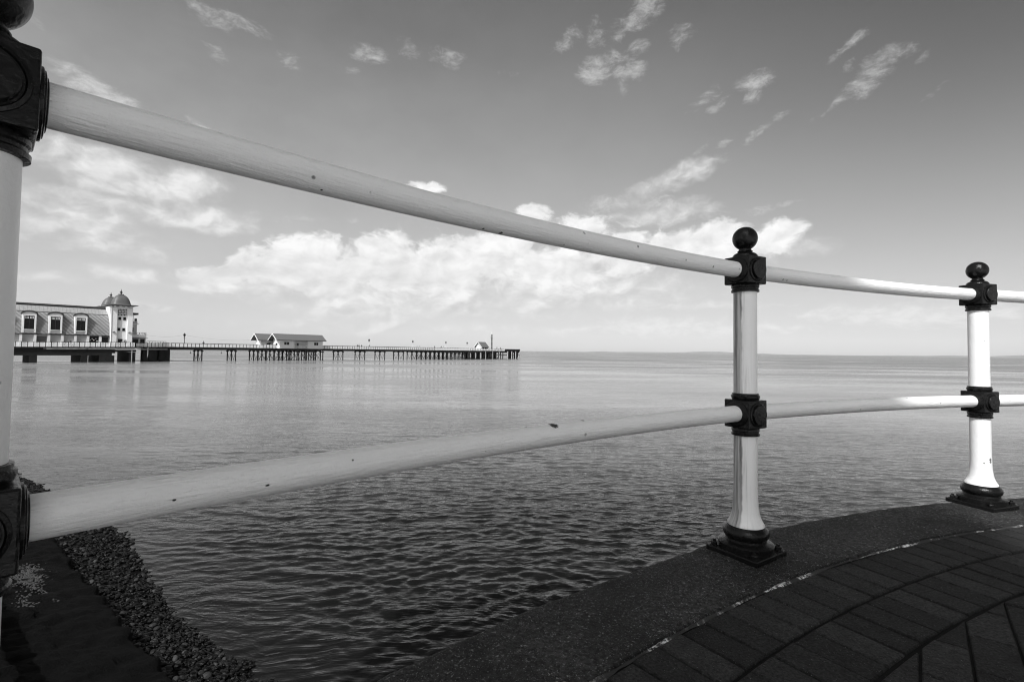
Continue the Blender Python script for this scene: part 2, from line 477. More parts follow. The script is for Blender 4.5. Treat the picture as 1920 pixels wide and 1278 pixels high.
def m_paver(t):
    o = t.obj()
    att = t.n('ShaderNodeAttribute'); att.attribute_name = 'shade'
    a = att.outputs['Fac']
    fine = t.noise(o, 500, 3, .7)
    mid = t.noise(o, 130, 4, .65)
    sp = t.step(t.noise(t.v('ADD', o, (9, 1, 2)), 300, 2, .6), .66, .74)
    base = t.m('MULTIPLY_ADD', a, .024, .022)
    base = t.m('MULTIPLY', base, t.lin(t.noise(o, 22, 5, .6), .3, .7, .7, 1.25))
    base = t.m('MULTIPLY', base, t.lin(mid, .35, .65, .45, 1.6))
    sp2 = t.step(t.noise(t.v('ADD', o, (2, 8, 2)), 170, 3, .7), .60, .72)
    base = t.mix(t.m('MULTIPLY', sp2, .5), base, .085)
    base = t.mix(t.m('MULTIPLY', sp, .6), base, .40)
    h = t.m('MULTIPLY_ADD', mid, 1.3, fine)
    return dict(base=base, rough=.82, normal=t.bump(h, 1.0, .009), spec=.22)
def m_joint(t):
    o = t.obj()
    sp = t.step(t.noise(o, 260, 3, .7), .66, .75)
    return dict(base=t.mix(t.m('MULTIPLY', sp, .5), .008, .25), rough=.95, normal=t.bump(t.noise(o, 300, 3, .7), 1.0, .004), spec=.2)
def m_pebble(t):
    att = t.n('ShaderNodeAttribute'); att.attribute_name = 'shade'
    a = att.outputs['Fac']; o = t.obj()
    base = t.m('MULTIPLY_ADD', t.m('POWER', a, 9.0), .05, .0012)
    base = t.m('MULTIPLY', base, t.lin(t.noise(o, 40, 4, .6), .3, .7, .7, 1.3))
    return dict(base=base, rough=t.mix(a, .3, .65), normal=t.bump(t.noise(o, 90, 4, .6), .8, .006), spec=.16)
def m_wetrock(t):
    o = t.obj()
    n = t.noise(o, 8, 6, .65); f = t.noise(o, 60, 5, .7)
    sp = t.step(t.noise(o, 90, 3, .7), .66, .75)
    base = t.mix(n, .0015, .006)
    base = t.mix(t.m('MULTIPLY', sp, .7), base, .10)
    return dict(base=base, rough=.8, normal=t.bump(t.m('MULTIPLY_ADD', n, 2.0, f), 1.0, .04), spec=.08)
def flat(val, rough=.6, nscale=3.0, var=.12, bump=0.0, spec=.4):
    def b(t):
        o = t.obj()
        k = t.lin(t.noise(o, nscale, 5, .6), .25, .75, 1 - var, 1 + var)
        r = dict(base=t.m('MULTIPLY', k, val), rough=rough, spec=spec)
        if bump: r['normal'] = t.bump(t.noise(o, nscale * 6, 4, .6), bump, .02)
        return r
    return b
def m_tiles(t):
    # small pointed tiles laid diagonally on the curved roof
    uv = t.uv(); e = t.sep(uv)
    a = t.m('ADD', e[0], t.m('MULTIPLY', e[1], .9)); b = t.m('SUBTRACT', e[0], t.m('MULTIPLY', e[1], .9))
    fa = t.m('FRACT', t.m('MULTIPLY', a, 1.25)); fb = t.m('FRACT', t.m('MULTIPLY', b, 1.25))
    la = t.step(fa, .0, .45)
    lb = t.step(fb, .12, .02)
    k = t.m('MULTIPLY', t.mix(la, .52, 1.2), t.mix(lb, 1.0, .6))
    k = t.m('MULTIPLY', k, t.lin(t.noise(uv, 1.3, 5, .6), .3, .7, .85, 1.12))
    return dict(base=t.m('MULTIPLY', k, .22), rough=.6, normal=t.bump(fa, .9, .06))
def m_seam(t):
    uv = t.uv(); e = t.sep(uv)
    f = t.m('FRACT', t.m('MULTIPLY', e[0], 1.55))
    l = t.step(t.m('ABSOLUTE', t.m('SUBTRACT', f, .5)), .42, .5)
    k = t.m('MULTIPLY', t.mix(l, 1.0, .55), t.lin(t.noise(t.v('MULTIPLY', uv, (3, .5, 1)), 2, 4, .6), .3, .7, .8, 1.15))
    return dict(base=t.m('MULTIPLY', k, .30), rough=.45, normal=t.bump(l, .5, .05))
def m_cabinroof(t):
    o = t.obj(); e = t.sep(o)
    f = t.m('FRACT', t.m('MULTIPLY', e[0], 2.4))
    l = t.step(f, .0, .3)
    return dict(base=t.m('MULTIPLY', t.mix(l, .7, 1.05), .12), rough=.6)
def m_board(val):
    def b(t):
        o = t.obj(); e = t.sep(o)
        f = t.m('FRACT', t.m('MULTIPLY', e[2], 5.5))
        return dict(base=t.mix(t.step(f, .0, .25), val * .88, val), rough=.55, normal=t.bump(f, .4, .02))
    return b
def m_water(t):
    p = t.pos(); e = t.sep(p)
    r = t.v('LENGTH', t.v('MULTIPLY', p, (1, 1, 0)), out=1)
    q = t.v('MULTIPLY', p, (.30, 1.0, 1.0))
    wrp = t.noise(t.v('MULTIPLY', p, (1, 1, 0)), .35, 3, .5, out=1)
    q = t.v('MULTIPLY_ADD', wrp, (.9, .9, 0), q)
    n1 = t.noise(q, 3.5, 5, .58)
    n2 = t.noise(q, 9.0, 4, .6)
    n3 = t.noise(t.v('MULTIPLY', p, (.3, 1, 1)), .55, 4, .55)
    n4 = t.noise(t.v('MULTIPLY', p, (.3, 1, 1)), .10, 5, .6)
    patch = t.lin(t.noise(t.v('MULTIPLY', p, (.22, 1, 0)), .06, 6, .65), .40, .64, .35, 1.45)
    far = t.lin(r, 25, 160, .0, 1.0)
    h = t.m('MULTIPLY', n1, t.m('MULTIPLY', .046, t.lin(r, 8, 50, .8, 1.9)))
    h = t.m('MULTIPLY_ADD', n2, t.m('MULTIPLY', .016, t.lin(r, 8, 80, 1.0, .2)), h)
    rg = t.m('SUBTRACT', 1.0, t.m('ABSOLUTE', t.m('MULTIPLY_ADD', t.noise(q, 4.6, 3, .5), 4.0, -2.0)))
    rg = t.m('MAXIMUM', rg, 0.0)
    h = t.m('MULTIPLY_ADD', t.m('MULTIPLY', rg, rg), .012, h)
    h = t.m('MULTIPLY_ADD', n3, t.m('MULTIPLY', far, .50), h)
    h = t.m('MULTIPLY_ADD', n4, t.m('MULTIPLY', t.lin(r, 90, 600, .0, 1.0), 3.6), h)
    nm = t.bump(h, t.m('MULTIPLY', patch, t.mix(t.step(r, 8, 60), 1.0, t.lin(r, 60, 500, 1.0, .5))), 1.0)
    return dict(base=t.lin(r, 12, 42, .006, .21), rough=t.m('MULTIPLY', patch, t.lin(r, 15, 250, .04, .50)), normal=nm, ior=1.333, spec=.5)  # base colour darkened close in, standing in for shade on the near water

MAT = {}
def M(k):
    return MAT[k]
MAT['rail'] = material("railing_white_paint", m_white(0.0, spots=CHIPS_U))
MAT['rail2'] = material("railing_white_paint_lower", m_white(5.3, chips=.7, dirt=.1, spots=CHIPS_L))
MAT['black'] = material("black_gloss_paint", m_black)
MAT['concrete'] = material("weathered_dark_concrete", m_concrete)
MAT['mortar'] = material("pale_mortar_crumbs", m_mortar)
MAT['paver'] = material("dark_block_paver", m_paver)
MAT['joint'] = material("joint_sand", m_joint)
MAT['pebble'] = material("wet_pebble", m_pebble)
MAT['wetrock'] = material("wet_dark_concrete", m_wetrock)
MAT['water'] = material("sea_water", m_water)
MAT['tiles'] = material("roof_tiles", m_tiles)
MAT['seam'] = material("standing_seam_roof", m_seam)
MAT['croof'] = material("cabin_roof", m_cabinroof)
MAT['board'] = material("white_boarding", m_board(.78))
MAT['pwhite'] = material("pavilion_white_render", flat(.80, .6, .8, .05))
MAT['pgrey'] = material("pavilion_grey_panel", flat(.50, .6, .8, .08))
MAT['glass'] = material("dark_window_glass", flat(.010, .25, 2, .3, 0.0, .2))
MAT['dark'] = material("dark_painted_iron", flat(.02, .45, 3, .3))
MAT['dark2'] = material("dark_timber_and_iron", flat(.010, .7, 1.5, .4, .4, .25))
MAT['dome'] = material("dome_metal", flat(.10, .5, 1.2, .25))
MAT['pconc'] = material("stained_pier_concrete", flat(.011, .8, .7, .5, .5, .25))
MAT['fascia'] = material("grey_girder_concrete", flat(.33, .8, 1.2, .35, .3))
MAT['pale_pile'] = material("barnacled_pale_pile", flat(.34, .8, 2.0, .5, .5))
MAT['render'] = material("shade_building_render", flat(.82, .85, 1.0, .1, .2))
MAT['bounce_floor'] = material("pale_bounce_paving", flat(.72, .85, 1.0, .1, .2))
MAT['grit'] = material("pale_grit", flat(.05, .8, 30, .6, .3))
MAT['skin'] = material("skin", flat(.40, .6, 5, .05))
MAT['cloth_d'] = material("dark_cloth", flat(.03, .8, 5, .2))
MAT['cloth_l'] = material("pale_cloth", flat(.55, .8, 5, .1))
MAT['hill'] = material("far_hill", flat(.10, .9, .0006, .3))

# ------------------------------------------------------------------ promenade: circular bastion, centre C, coping, block paving
CX, CY = 3.8, -3.3
R_EDGE, R_IN1, R_MID, R_IN2 = 6.08, 5.72, 5.532, 5.345
def pc(r, a): return (CX + r * math.cos(a), CY + r * math.sin(a))

def value_noise(x, y, seed=0):
    xi = np.floor(x).astype(int); yi = np.floor(y).astype(int)
    fx = x - xi; fy = y - yi
    def h(a, b):
        n = (a * 374761393 + b * 668265263 + seed * 1442695041) & 0xffffffff
        n = ((n ^ (n >> 13)) * 1274126177) & 0xffffffff
        return ((n ^ (n >> 16)) & 0xffff) / 65535.0
    sx = fx * fx * (3 - 2 * fx); sy = fy * fy * (3 - 2 * fy)
    a = h(xi, yi) * (1 - sx) + h(xi + 1, yi) * sx
    b = h(xi, yi + 1) * (1 - sx) + h(xi + 1, yi + 1) * sx
    return a * (1 - sy) + b * sy
def fbm(x, y, o=4, seed=0):
    s = 0; a = .5; t_ = 0
    for i in range(o):
        s = s + a * value_noise(x * 2 ** i + 17 * i, y * 2 ** i + 31 * i, seed + i); t_ += a; a *= .5
    return s / t_

def grid_mesh(name, P, mat, closed=False, smooth=True, uv=None):
    n, m = P.shape[:2]
    me = bpy.data.meshes.new(name)
    idx = np.arange(n * m).reshape(n, m)
    if closed:
        nx = np.roll(idx, -1, axis=0)
        q = np.stack([idx[:, :-1], nx[:, :-1], nx[:, 1:], idx[:, 1:]], -1).reshape(-1, 4)
    else:
        q = np.stack([idx[:-1, :-1], idx[1:, :-1], idx[1:, 1:], idx[:-1, 1:]], -1).reshape(-1, 4)
    me.vertices.add(n * m); me.vertices.foreach_set("co", P.reshape(-1).astype(np.float32))
    me.loops.add(q.size); me.loops.foreach_set("vertex_index", q.reshape(-1).astype(np.int32))
    me.polygons.add(len(q)); me.polygons.foreach_set("loop_start", np.arange(0, q.size, 4, dtype=np.int32))
    me.polygons.foreach_set("loop_total", np.full(len(q), 4, dtype=np.int32))
    if smooth: me.polygons.foreach_set("use_smooth", np.ones(len(q), dtype=bool))
    me.update(calc_edges=True)
    if uv is not None:
        l = me.uv_layers.new(name="UVMap")
        l.data.foreach_set("uv", uv.reshape(-1, 2)[q.reshape(-1)].reshape(-1).astype(np.float32))
    me.materials.append(mat)
    o = bpy.data.objects.new(name, me)
    col.objects.link(o)
    return o

def build_promenade():
    # coping + sea wall as one turned section
    prof = [(R_IN1 + .004, -.12), (R_IN1 + .004, -.004), (R_IN1 + .010, .002)]
    prof += [(R_IN1 + .012 + (R_EDGE - R_IN1 - .06) * k / 22, .004) for k in range(23)]
    for k in range(1, 9):
        a = R(90 - 10.0 * k); prof.append((R_EDGE - .052 + .052 * math.cos(a), .004 - .052 + .052 * math.sin(a)))
    prof += [(R_EDGE + .004, -.10), (R_EDGE + .008, -.17), (R_EDGE - .012, -.19), (R_EDGE - .015, -.30)]
    prof += [(R_EDGE - .015 + .10 * k / 10, -.30 - 3.5 * k / 10) for k in range(1, 11)]
    a0, a1, n = R(60), R(235), 1500
    A = np.linspace(a1, a0, n)[:, None]
    pr = np.array(prof); rr = pr[None, :, 0] + 0 * A; zz = pr[None, :, 1] + 0 * A
    arc = A * 6.0
    nz = fbm(arc * 14 + 0 * rr, (rr + zz) * 14, 4, 3) - .5
    nb = fbm(arc * 2.0 + 0 * rr, (rr + zz) * 3, 3, 9) - .5
    top = (pr[None, :, 1] > -.2) & (pr[None, :, 0] > R_IN1 + .008)
    zz = zz + top * (nz * .005 + nb * .010 * (zz > -.05))
    rr = rr + (pr[None, :, 1] < .0) * (nz * .012 + nb * .02) * (rr > R_IN1 + .05)
    # a casting joint in the coping near the middle post, and others every 2.05 m
    for aj in (R(116.9), R(141), R(97.6), R(165)):
        g = np.exp(-((A - aj) * 6.0 / .004) ** 2)
        zz = zz - top * g * .008
    P = np.stack([CX + rr * np.cos(A), CY + rr * np.sin(A), zz], -1)
    o = grid_mesh("sea_wall", P, MAT['concrete'])
    tag(o, "dark curved concrete sea wall with a rounded coping that carries the white railing", "sea wall")
    # mortar crumbs along the inner joint
    A = np.linspace(R(75), R(165), 1400)[:, None]
    q = np.linspace(-1, 1, 5)[None, :]
    wd = .003 + .013 * np.clip(fbm(A * 40, A * 0, 4, 5) * 2.2 - .75, 0, 1)
    rr = R_IN1 + .001 + q * wd + .002 * (fbm(A * 120, A * 0, 2, 8) - .5)
    zz = -.002 + (1 - q ** 2) * (.006 * np.clip(fbm(A * 90, q + 5, 3, 6) * 2 - .4, 0, 1)) + .0005
    P = np.stack([CX + rr * np.cos(A), CY + rr * np.sin(A), zz], -1)
    o = grid_mesh("mortar_joint", P, MAT['mortar'], smooth=False)
    tag(o, kind='structure')
    # sand bed and the rest of the promenade floor as one sheet
    mb = MB()
    pts = [pc(R_IN1 + .006, a) for a in np.linspace(R(-60), R(235), 200)]
    pts += [(-26, -20), (8, -34)]
    mb.add([(x, y, -.007) for x, y in pts], [tuple(range(len(pts)))])
    tag(mb.build("paving_bed", MAT['joint']), kind='structure')
    mb = MB()
    mb.add([(-.9, .45, -.003), (8.0, .45, -.003), (14, -3, -.003), (24, -40, -.003), (-24, -40, -.003), (-14, -5, -.003), (-2.0, -1.4, -.003)], [(6, 5, 4, 3, 2, 1, 0)])
    tag(mb.build("bounce_pavement", MAT['bounce_floor']), kind='structure')  # unseen floor behind the viewer, made pale to bounce sunlight onto the rails

def clip_poly(poly, inside, inter):
    out = []
    for i in range(len(poly)):
        a, b = poly[i - 1], poly[i]
        ia, ib = inside(a), inside(b)
        if ib:
            if not ia: out.append(inter(a, b))
            out.append(b)
        elif ia: out.append(inter(a, b))
    return out
def circ_clip(poly, r):
    # clip a small polygon to the inside of the circle (chord tangent at its centre)
    cx = sum(p[0] for p in poly) / len(poly); cy = sum(p[1] for p in poly) / len(poly)
    # densify first
    a = math.atan2(cy - CY, cx - CX)
    res = poly
    for da in (-.03, -.012, 0, .012, .03):
        n = (math.cos(a + da), math.sin(a + da))
        f = lambda p, n=n: (p[0] - CX) * n[0] + (p[1] - CY) * n[1] - r
        res = clip_poly(res, lambda p: f(p) <= 0, lambda p, q: tuple(p[k] + (q[k] - p[k]) * f(p) / (f(p) - f(q)) for k in (0, 1)))
        if len(res) < 3: return None
    return res
def build_pavers():
    V = []; F = []; S = []
    def block(poly, gap=.0025, ch=.004):
        n = len(poly)
        cx = sum(p[0] for p in poly) / n; cy = sum(p[1] for p in poly) / n
        area = abs(sum(poly[i - 1][0] * poly[i][1] - poly[i][0] * poly[i - 1][1] for i in range(n))) / 2
        if area < .0006: return
        size = math.sqrt(area)
        def ins(d):
            out = []
            for i in range(n):
                p0, p1, p2 = poly[i - 1], poly[i], poly[(i + 1) % n]
                e1 = Vector((p1[0] - p0[0], p1[1] - p0[1])); e2 = Vector((p2[0] - p1[0], p2[1] - p1[1]))
                if e1.length < 1e-6 or e2.length < 1e-6: out.append(p1); continue
                e1.normalize(); e2.normalize()
                sgn = 1 if area_s > 0 else -1
                n1 = Vector((-e1.y, e1.x)) * sgn; n2 = Vector((-e2.y, e2.x)) * sgn
                b = (n1 + n2)
                if b.length < .3: b = n1
                b.normalize()
                k = d / max(.45, b.dot(n1))
                out.append((p1[0] + b.x * k, p1[1] + b.y * k))
            return out
        area_s = sum(poly[i - 1][0] * poly[i][1] - poly[i][0] * poly[i - 1][1] for i in range(n))
        tx, ty = random.gauss(0, .012), random.gauss(0, .012)
        dz = random.gauss(0, .0007)
        o = len(V); sh = random.random()
        for d, z in ((gap, -.03), (gap + random.uniform(0, .0008), -ch), (gap + ch, 0.0)):
            for x, y in ins(d):
                V.append((x, y, z + dz + (x - cx) * tx + (y - cy) * ty if z > -.02 else z)); S.append(sh)
        for k in (0, 1):
            for i in range(n):
                j = (i + 1) % n
                F.append((o + k * n + i, o + k * n + j, o + (k + 1) * n + j, o + (k + 1) * n + i))
        F.append(tuple(o + 2 * n + i for i in range(n)))
    for (r0, r1, ph) in ((R_MID, R_IN1, .35), (R_IN2, R_MID, .55)):
        rm = (r0 + r1) / 2; pitch = .1005 / rm
        a = R(70) + ph * pitch
        while a < R(178):
            g = pitch * random.uniform(.985, 1.015)
            poly = [pc(r0 + .0015, a), pc(r1 - .001, a), pc(r1 - .001, a + g), pc(r0 + .0015, a + g)]
            block(poly)
            a += g
    # stretcher field beyond the two border rows
    ux, uy = math.cos(R(50)), math.sin(R(50)); nx, ny = -uy, ux
    for i in range(-40, 30):
        for j in range(-30, 40):
            o0 = i * .1005 + .0042; s0 = j * .2005 + (.1 if i % 2 else 0) + .06
            q = [(s0, o0), (s0 + .2005, o0), (s0 + .2005, o0 + .1005), (s0, o0 + .1005)]
            poly = [(s * ux + t_ * nx, s * uy + t_ * ny) for s, t_ in q]
            if max(math.hypot(x - CX, y - CY) for x, y in poly) < R_IN2 - .004:
                if poly[0][1] < .47: continue
                block(poly)
            else:
                if min(math.hypot(x - CX, y - CY) for x, y in poly) > R_IN2: continue
                if poly[0][1] < .47: continue
                c = circ_clip(poly, R_IN2 - .004)
                if c: block(c)
    me = bpy.data.meshes.new("block_paving")
    me.from_pydata(V, [], F)
    at = me.attributes.new("shade", 'FLOAT', 'POINT'); at.data.foreach_set("value", S)
    bm = bmesh.new(); bm.from_mesh(me); bmesh.ops.recalc_face_normals(bm, faces=bm.faces); bm.to_mesh(me); bm.free()
    me.materials.append(MAT['paver'])
    o = bpy.data.objects.new("block_paving", me); col.objects.link(o)
    tag(o, kind='structure')
build_promenade()
build_pavers()

# ------------------------------------------------------------------ railing
PATH = [(-1.20, -.20), (-1.10, .03), (-.965, .265), (-.811, .45), (-.65, .629), (-.484, .802), (-.311, .97), (-.133, 1.131), (.051, 1.286), (.24, 1.435),
        (.434, 1.577), (.632, 1.713), (.8385, 1.844), (.909, 1.885), (1.044, 1.955), (1.261, 2.065), (1.478, 2.167), (1.698, 2.265), (1.921, 2.356),
        (2.147, 2.436), (2.43, 2.519), (2.611, 2.563), (2.843, 2.628), (3.2, 2.68), (3.7, 2.70), (4.25, 2.66)]
def catmull(P, m=12):
    P = [Vector(p) for p in P]; out = []
    for i in range(1, len(P) - 2):
        p0, p1, p2, p3 = P[i - 1:i + 3]
        for k in range(m):
            u = k / m
            out.append(.5 * ((2 * p1) + (p2 - p0) * u + (2 * p0 - 5 * p1 + 4 * p2 - p3) * u * u + (3 * p1 - p0 - 3 * p2 + p3) * u ** 3))
    out.append(P[-2])
    return out
RP = catmull(PATH)
# smooth slightly
for _ in range(30):
    RP = [RP[0]] + [(RP[i - 1] + RP[i] * 2 + RP[i + 1]) / 4 for i in range(1, len(RP) - 1)] + [RP[-1]]
def nearest(p):
    return min(range(len(RP)), key=lambda i: (RP[i] - Vector(p)).length)
POSTS = [(-1.22, -1.35), (-.677, .600), (.909, 1.885), (2.43, 2.519), (4.03, 2.69)]
POSTS = POSTS[1:4]
def tangent(i):
    d = RP[min(i + 2, len(RP) - 1)] - RP[max(i - 2, 0)]
    return d.normalized()
HU, HL, RR = EYE + .324, EYE - .2284, .0303
def rail(i0, i1, h, mat, name, label, seed):
    pts = RP[i0:i1 + 1]
    n = 40
    s = 0; rows = []; uvs = []
    for k, p in enumerate(pts):
        if k: s += (p - pts[k - 1]).length
        t_ = tangent(i0 + k); side = Vector((t_.y, -t_.x))          # towards the promenade
        row = []; uvr = []
        for j in range(n + 1):
            a = 2 * math.pi * j / n
            row.append((p.x + side.x * RR * math.cos(a), p.y + side.y * RR * math.cos(a), h + RR * math.sin(a)))
            uvr.append((s + seed, a * RR + seed))
        rows.append(row); uvs.append(uvr)
    o = grid_mesh(name, np.array(rows), mat, uv=np.array(uvs))
    return tag(o, label, "rail", "white tubular rails of the sea wall railing")
PI_ = [nearest(p) for p in POSTS]
ends = [0] + PI_ + [len(RP) - 1]
names = ["to the left of the near left post", "between the near left post and the middle post", "between the middle post and the far right post", "right of the far right post at the picture edge"]
rail_lab = {(0, 'U'): "white upper rail running back past the near left post, at the picture's left edge",
            (0, 'L'): "white lower rail running back past the near left post, at the picture's left edge",
            (1, 'U'): "long white upper rail crossing the sky between the near left post and the middle post",
            (1, 'L'): "long white lower rail with a chipped spot, between near left and middle posts",
            (2, 'U'): "white upper rail turning from shade to sun between the middle and right posts",
            (2, 'L'): "white lower rail between the middle and right posts, in front of the sea",
            (3, 'U'): "short sunlit upper rail right of the right post at the picture edge",
            (3, 'L'): "short sunlit lower rail right of the right post at the picture edge"}
for k in range(4):
    for hh, key, mt in ((HU, 'U', 'rail'), (HL, 'L', 'rail2')):
        rail(ends[k], ends[k + 1], hh, MAT[mt], "rail", rail_lab[(k, key)], 1.7 * k + (3.1 if key == 'L' else 0))

def lathe_uv(prof, n, seed=0.0):
    rows = []; uvs = []
    for j in range(n + 1):
        a = 2 * math.pi * j / n
        rows.append([(r * math.cos(a), r * math.sin(a), z) for r, z in prof])
        uvs.append([(z, a * .0421) for r, z in prof])
    return np.array(rows), np.array(uvs)
def arcp(cr, cz, r, a0, a1, n=8, sq=1.0):
    return [(cr + r * math.cos(R(a0 + (a1 - a0) * i / n)), cz + r * sq * math.sin(R(a0 + (a1 - a0) * i / n))) for i in range(n + 1)]
BALL = [(.0001, 1.2610)] + arcp(0, 1.2155, .0458, 88, -62, 22) + [(.0225, 1.1720), (.0225, 1.1690), (.0270, 1.1670), (.0275, 1.1640), (.0250, 1.1615)] \
    + [(.030, 1.159), (.039, 1.154), (.0440, 1.1485), (.0455, 1.1440), (.0455, 1.1400), (.046, 1.132)]
def make_post(x, y, tang, label, stain, seed, bolts_rot, extra=()):
    ang = math.atan2(tang.y, tang.x)
    T = thing("railing_post", label, "post", (x, y, 0), ang, "iron posts of the sea wall railing")
    # shafts
    def shaft(z0, z1, flare, nm):
        prof = []
        if flare:
            prof += [(.0655, .112), (.0650, .118), (.0610, .124), (.0560, .133), (.0515, .145), (.0480, .160), (.0455, .180), (.0435, .205), (.0425, .235)]
            zs = np.linspace(.26, z1, 20)
        else:
            zs = np.linspace(z0, z1, 26)
        prof += [(.0421, float(z)) for z in zs]
        P, UV = lathe_uv(prof, 64)
        o = grid_mesh(nm, P, shaftmat, uv=UV); o.parent = T
        return o
    shaftmat = material("post_white_paint", m_post_white(stain, seed))
    shaft(.11, .465, True, "lower_shaft"); shaft(.60, 1.03, False, "upper_shaft")
    b = MB(); b.lathe(list(reversed(BALL)), 56)
    b.build("ball_finial", MAT['black'], T)
    for zc, nm in ((HU, "upper_collar"), (HL, "lower_collar")):
        m = MB(); s = .0535
        # square block with necked top and bottom
        bm_prof = [(.0, 0)]
        blk = MB(); blk.box(-s, s, -s, s, zc - .0545, zc + .0515)
        o = blk.build(nm, MAT['black'], T, bevel=.0035)
        nk = MB()
        nk.lathe([(.044, zc - .085), (.0500, zc - .084), (.0505, zc - .077), (.0475, zc - .074), (.0475, zc - .069), (.0500, zc - .066), (.0500, zc - .058), (.046, zc - .052)], 48)
        if nm == "lower_collar":
            nk.build("neck_ring", MAT['black'], o); nk = MB()
            nk.lathe([(.046, zc + .050), (.0490, zc + .056), (.0510, zc + .062), (.0510, zc + .068), (.0475, zc + .071), (.0475, zc + .076), (.044, zc + .077)], 48)
        nk.build("neck_ring", MAT['black'], o)
        # sockets for the rails and blind discs front and back
        for k in range(4):
            a = k * math.pi / 2
            c, d = math.cos(a), math.sin(a)
            m2 = MB(); N = 40
            socket = (k % 2 == 0)
            pr = [(.050, .0530), (.0495, .0570), (.0455, .0582), (.0450, .0595), (.0405, .0605), (.0375, .0605), (.0365, .0622), (.0335, .0628), (.0303, .0628)] if socket else \
                 [(.0470, .0530), (.0465, .0565), (.0420, .0585), (.0400, .0560), (.0375, .0560), (.0370, .0640), (.0355, .0655), (.0001, .0660)]
            if socket: pr += [(.0302, .050)]
            V = []
            for r_, h in pr:
                for i in range(N):
                    q = 2 * math.pi * i / N
                    yy, zz = r_ * math.cos(q), r_ * math.sin(q) * .98
                    V.append((h * c - yy * d, h * d + yy * c, zc - .0015 + zz))
            F = [(kk * N + i, kk * N + (i + 1) % N, (kk + 1) * N + (i + 1) % N, (kk + 1) * N + i) for kk in range(len(pr) - 1) for i in range(N)]
            m2.add(V, F, True)
            m2.build("rail_socket" if socket else "blind_disc", MAT['black'], o)
    # foot: torus, discs, plate, bolts
    ft = MB()
    ft.lathe([(.098, .022), (.0985, .046), (.094, .050), (.080, .052), (.073, .056)] + arcp(.055, .085, .0265, -50, 55, 12, 1.0) + [(.066, .1115), (.058, .113)], 56)
    o = ft.build("foot_moulding", MAT['black'], T)
    pl = MB(); pl.box(-.102, .102, -.102, .102, .004, .024)
    plo = pl.build("base_plate", MAT['black'], T, bevel=.003)
    plo.rotation_euler = (0, 0, bolts_rot)
    for sx in (-1, 1):
        for sy in (-1, 1):
            m3 = MB(); m3.lathe([(.0165, .0235), (.0165, .027), (.0115, .0272), (.0118, .036), (.0105, .039), (.0065, .0392), (.0062, .0455), (.004, .047)], 6, cx=sx * .0805, cy=sy * .0805, smooth=False)
            m3.lathe([(.0175, .0232), (.0172, .0262)], 20, cx=sx * .0805, cy=sy * .0805)
            m3.build("bolt", MAT['black'], plo)
    return T
mid_t = tangent(PI_[1])
make_post(*POSTS[0], tangent(PI_[0]), "near white railing post with black collars, cut by the left picture edge", (.9, .91, 0.0), 4.0, 0)
make_post(*POSTS[1], mid_t, "white railing post in the middle with dirty rust-stained left side", (.078, .145, .85), 1.0, R(5))
make_post(*POSTS[2], tangent(PI_[2]), "sunlit clean white railing post on the right with a small rusty chip", (.9, .91, 0.0), 9.0, R(3))

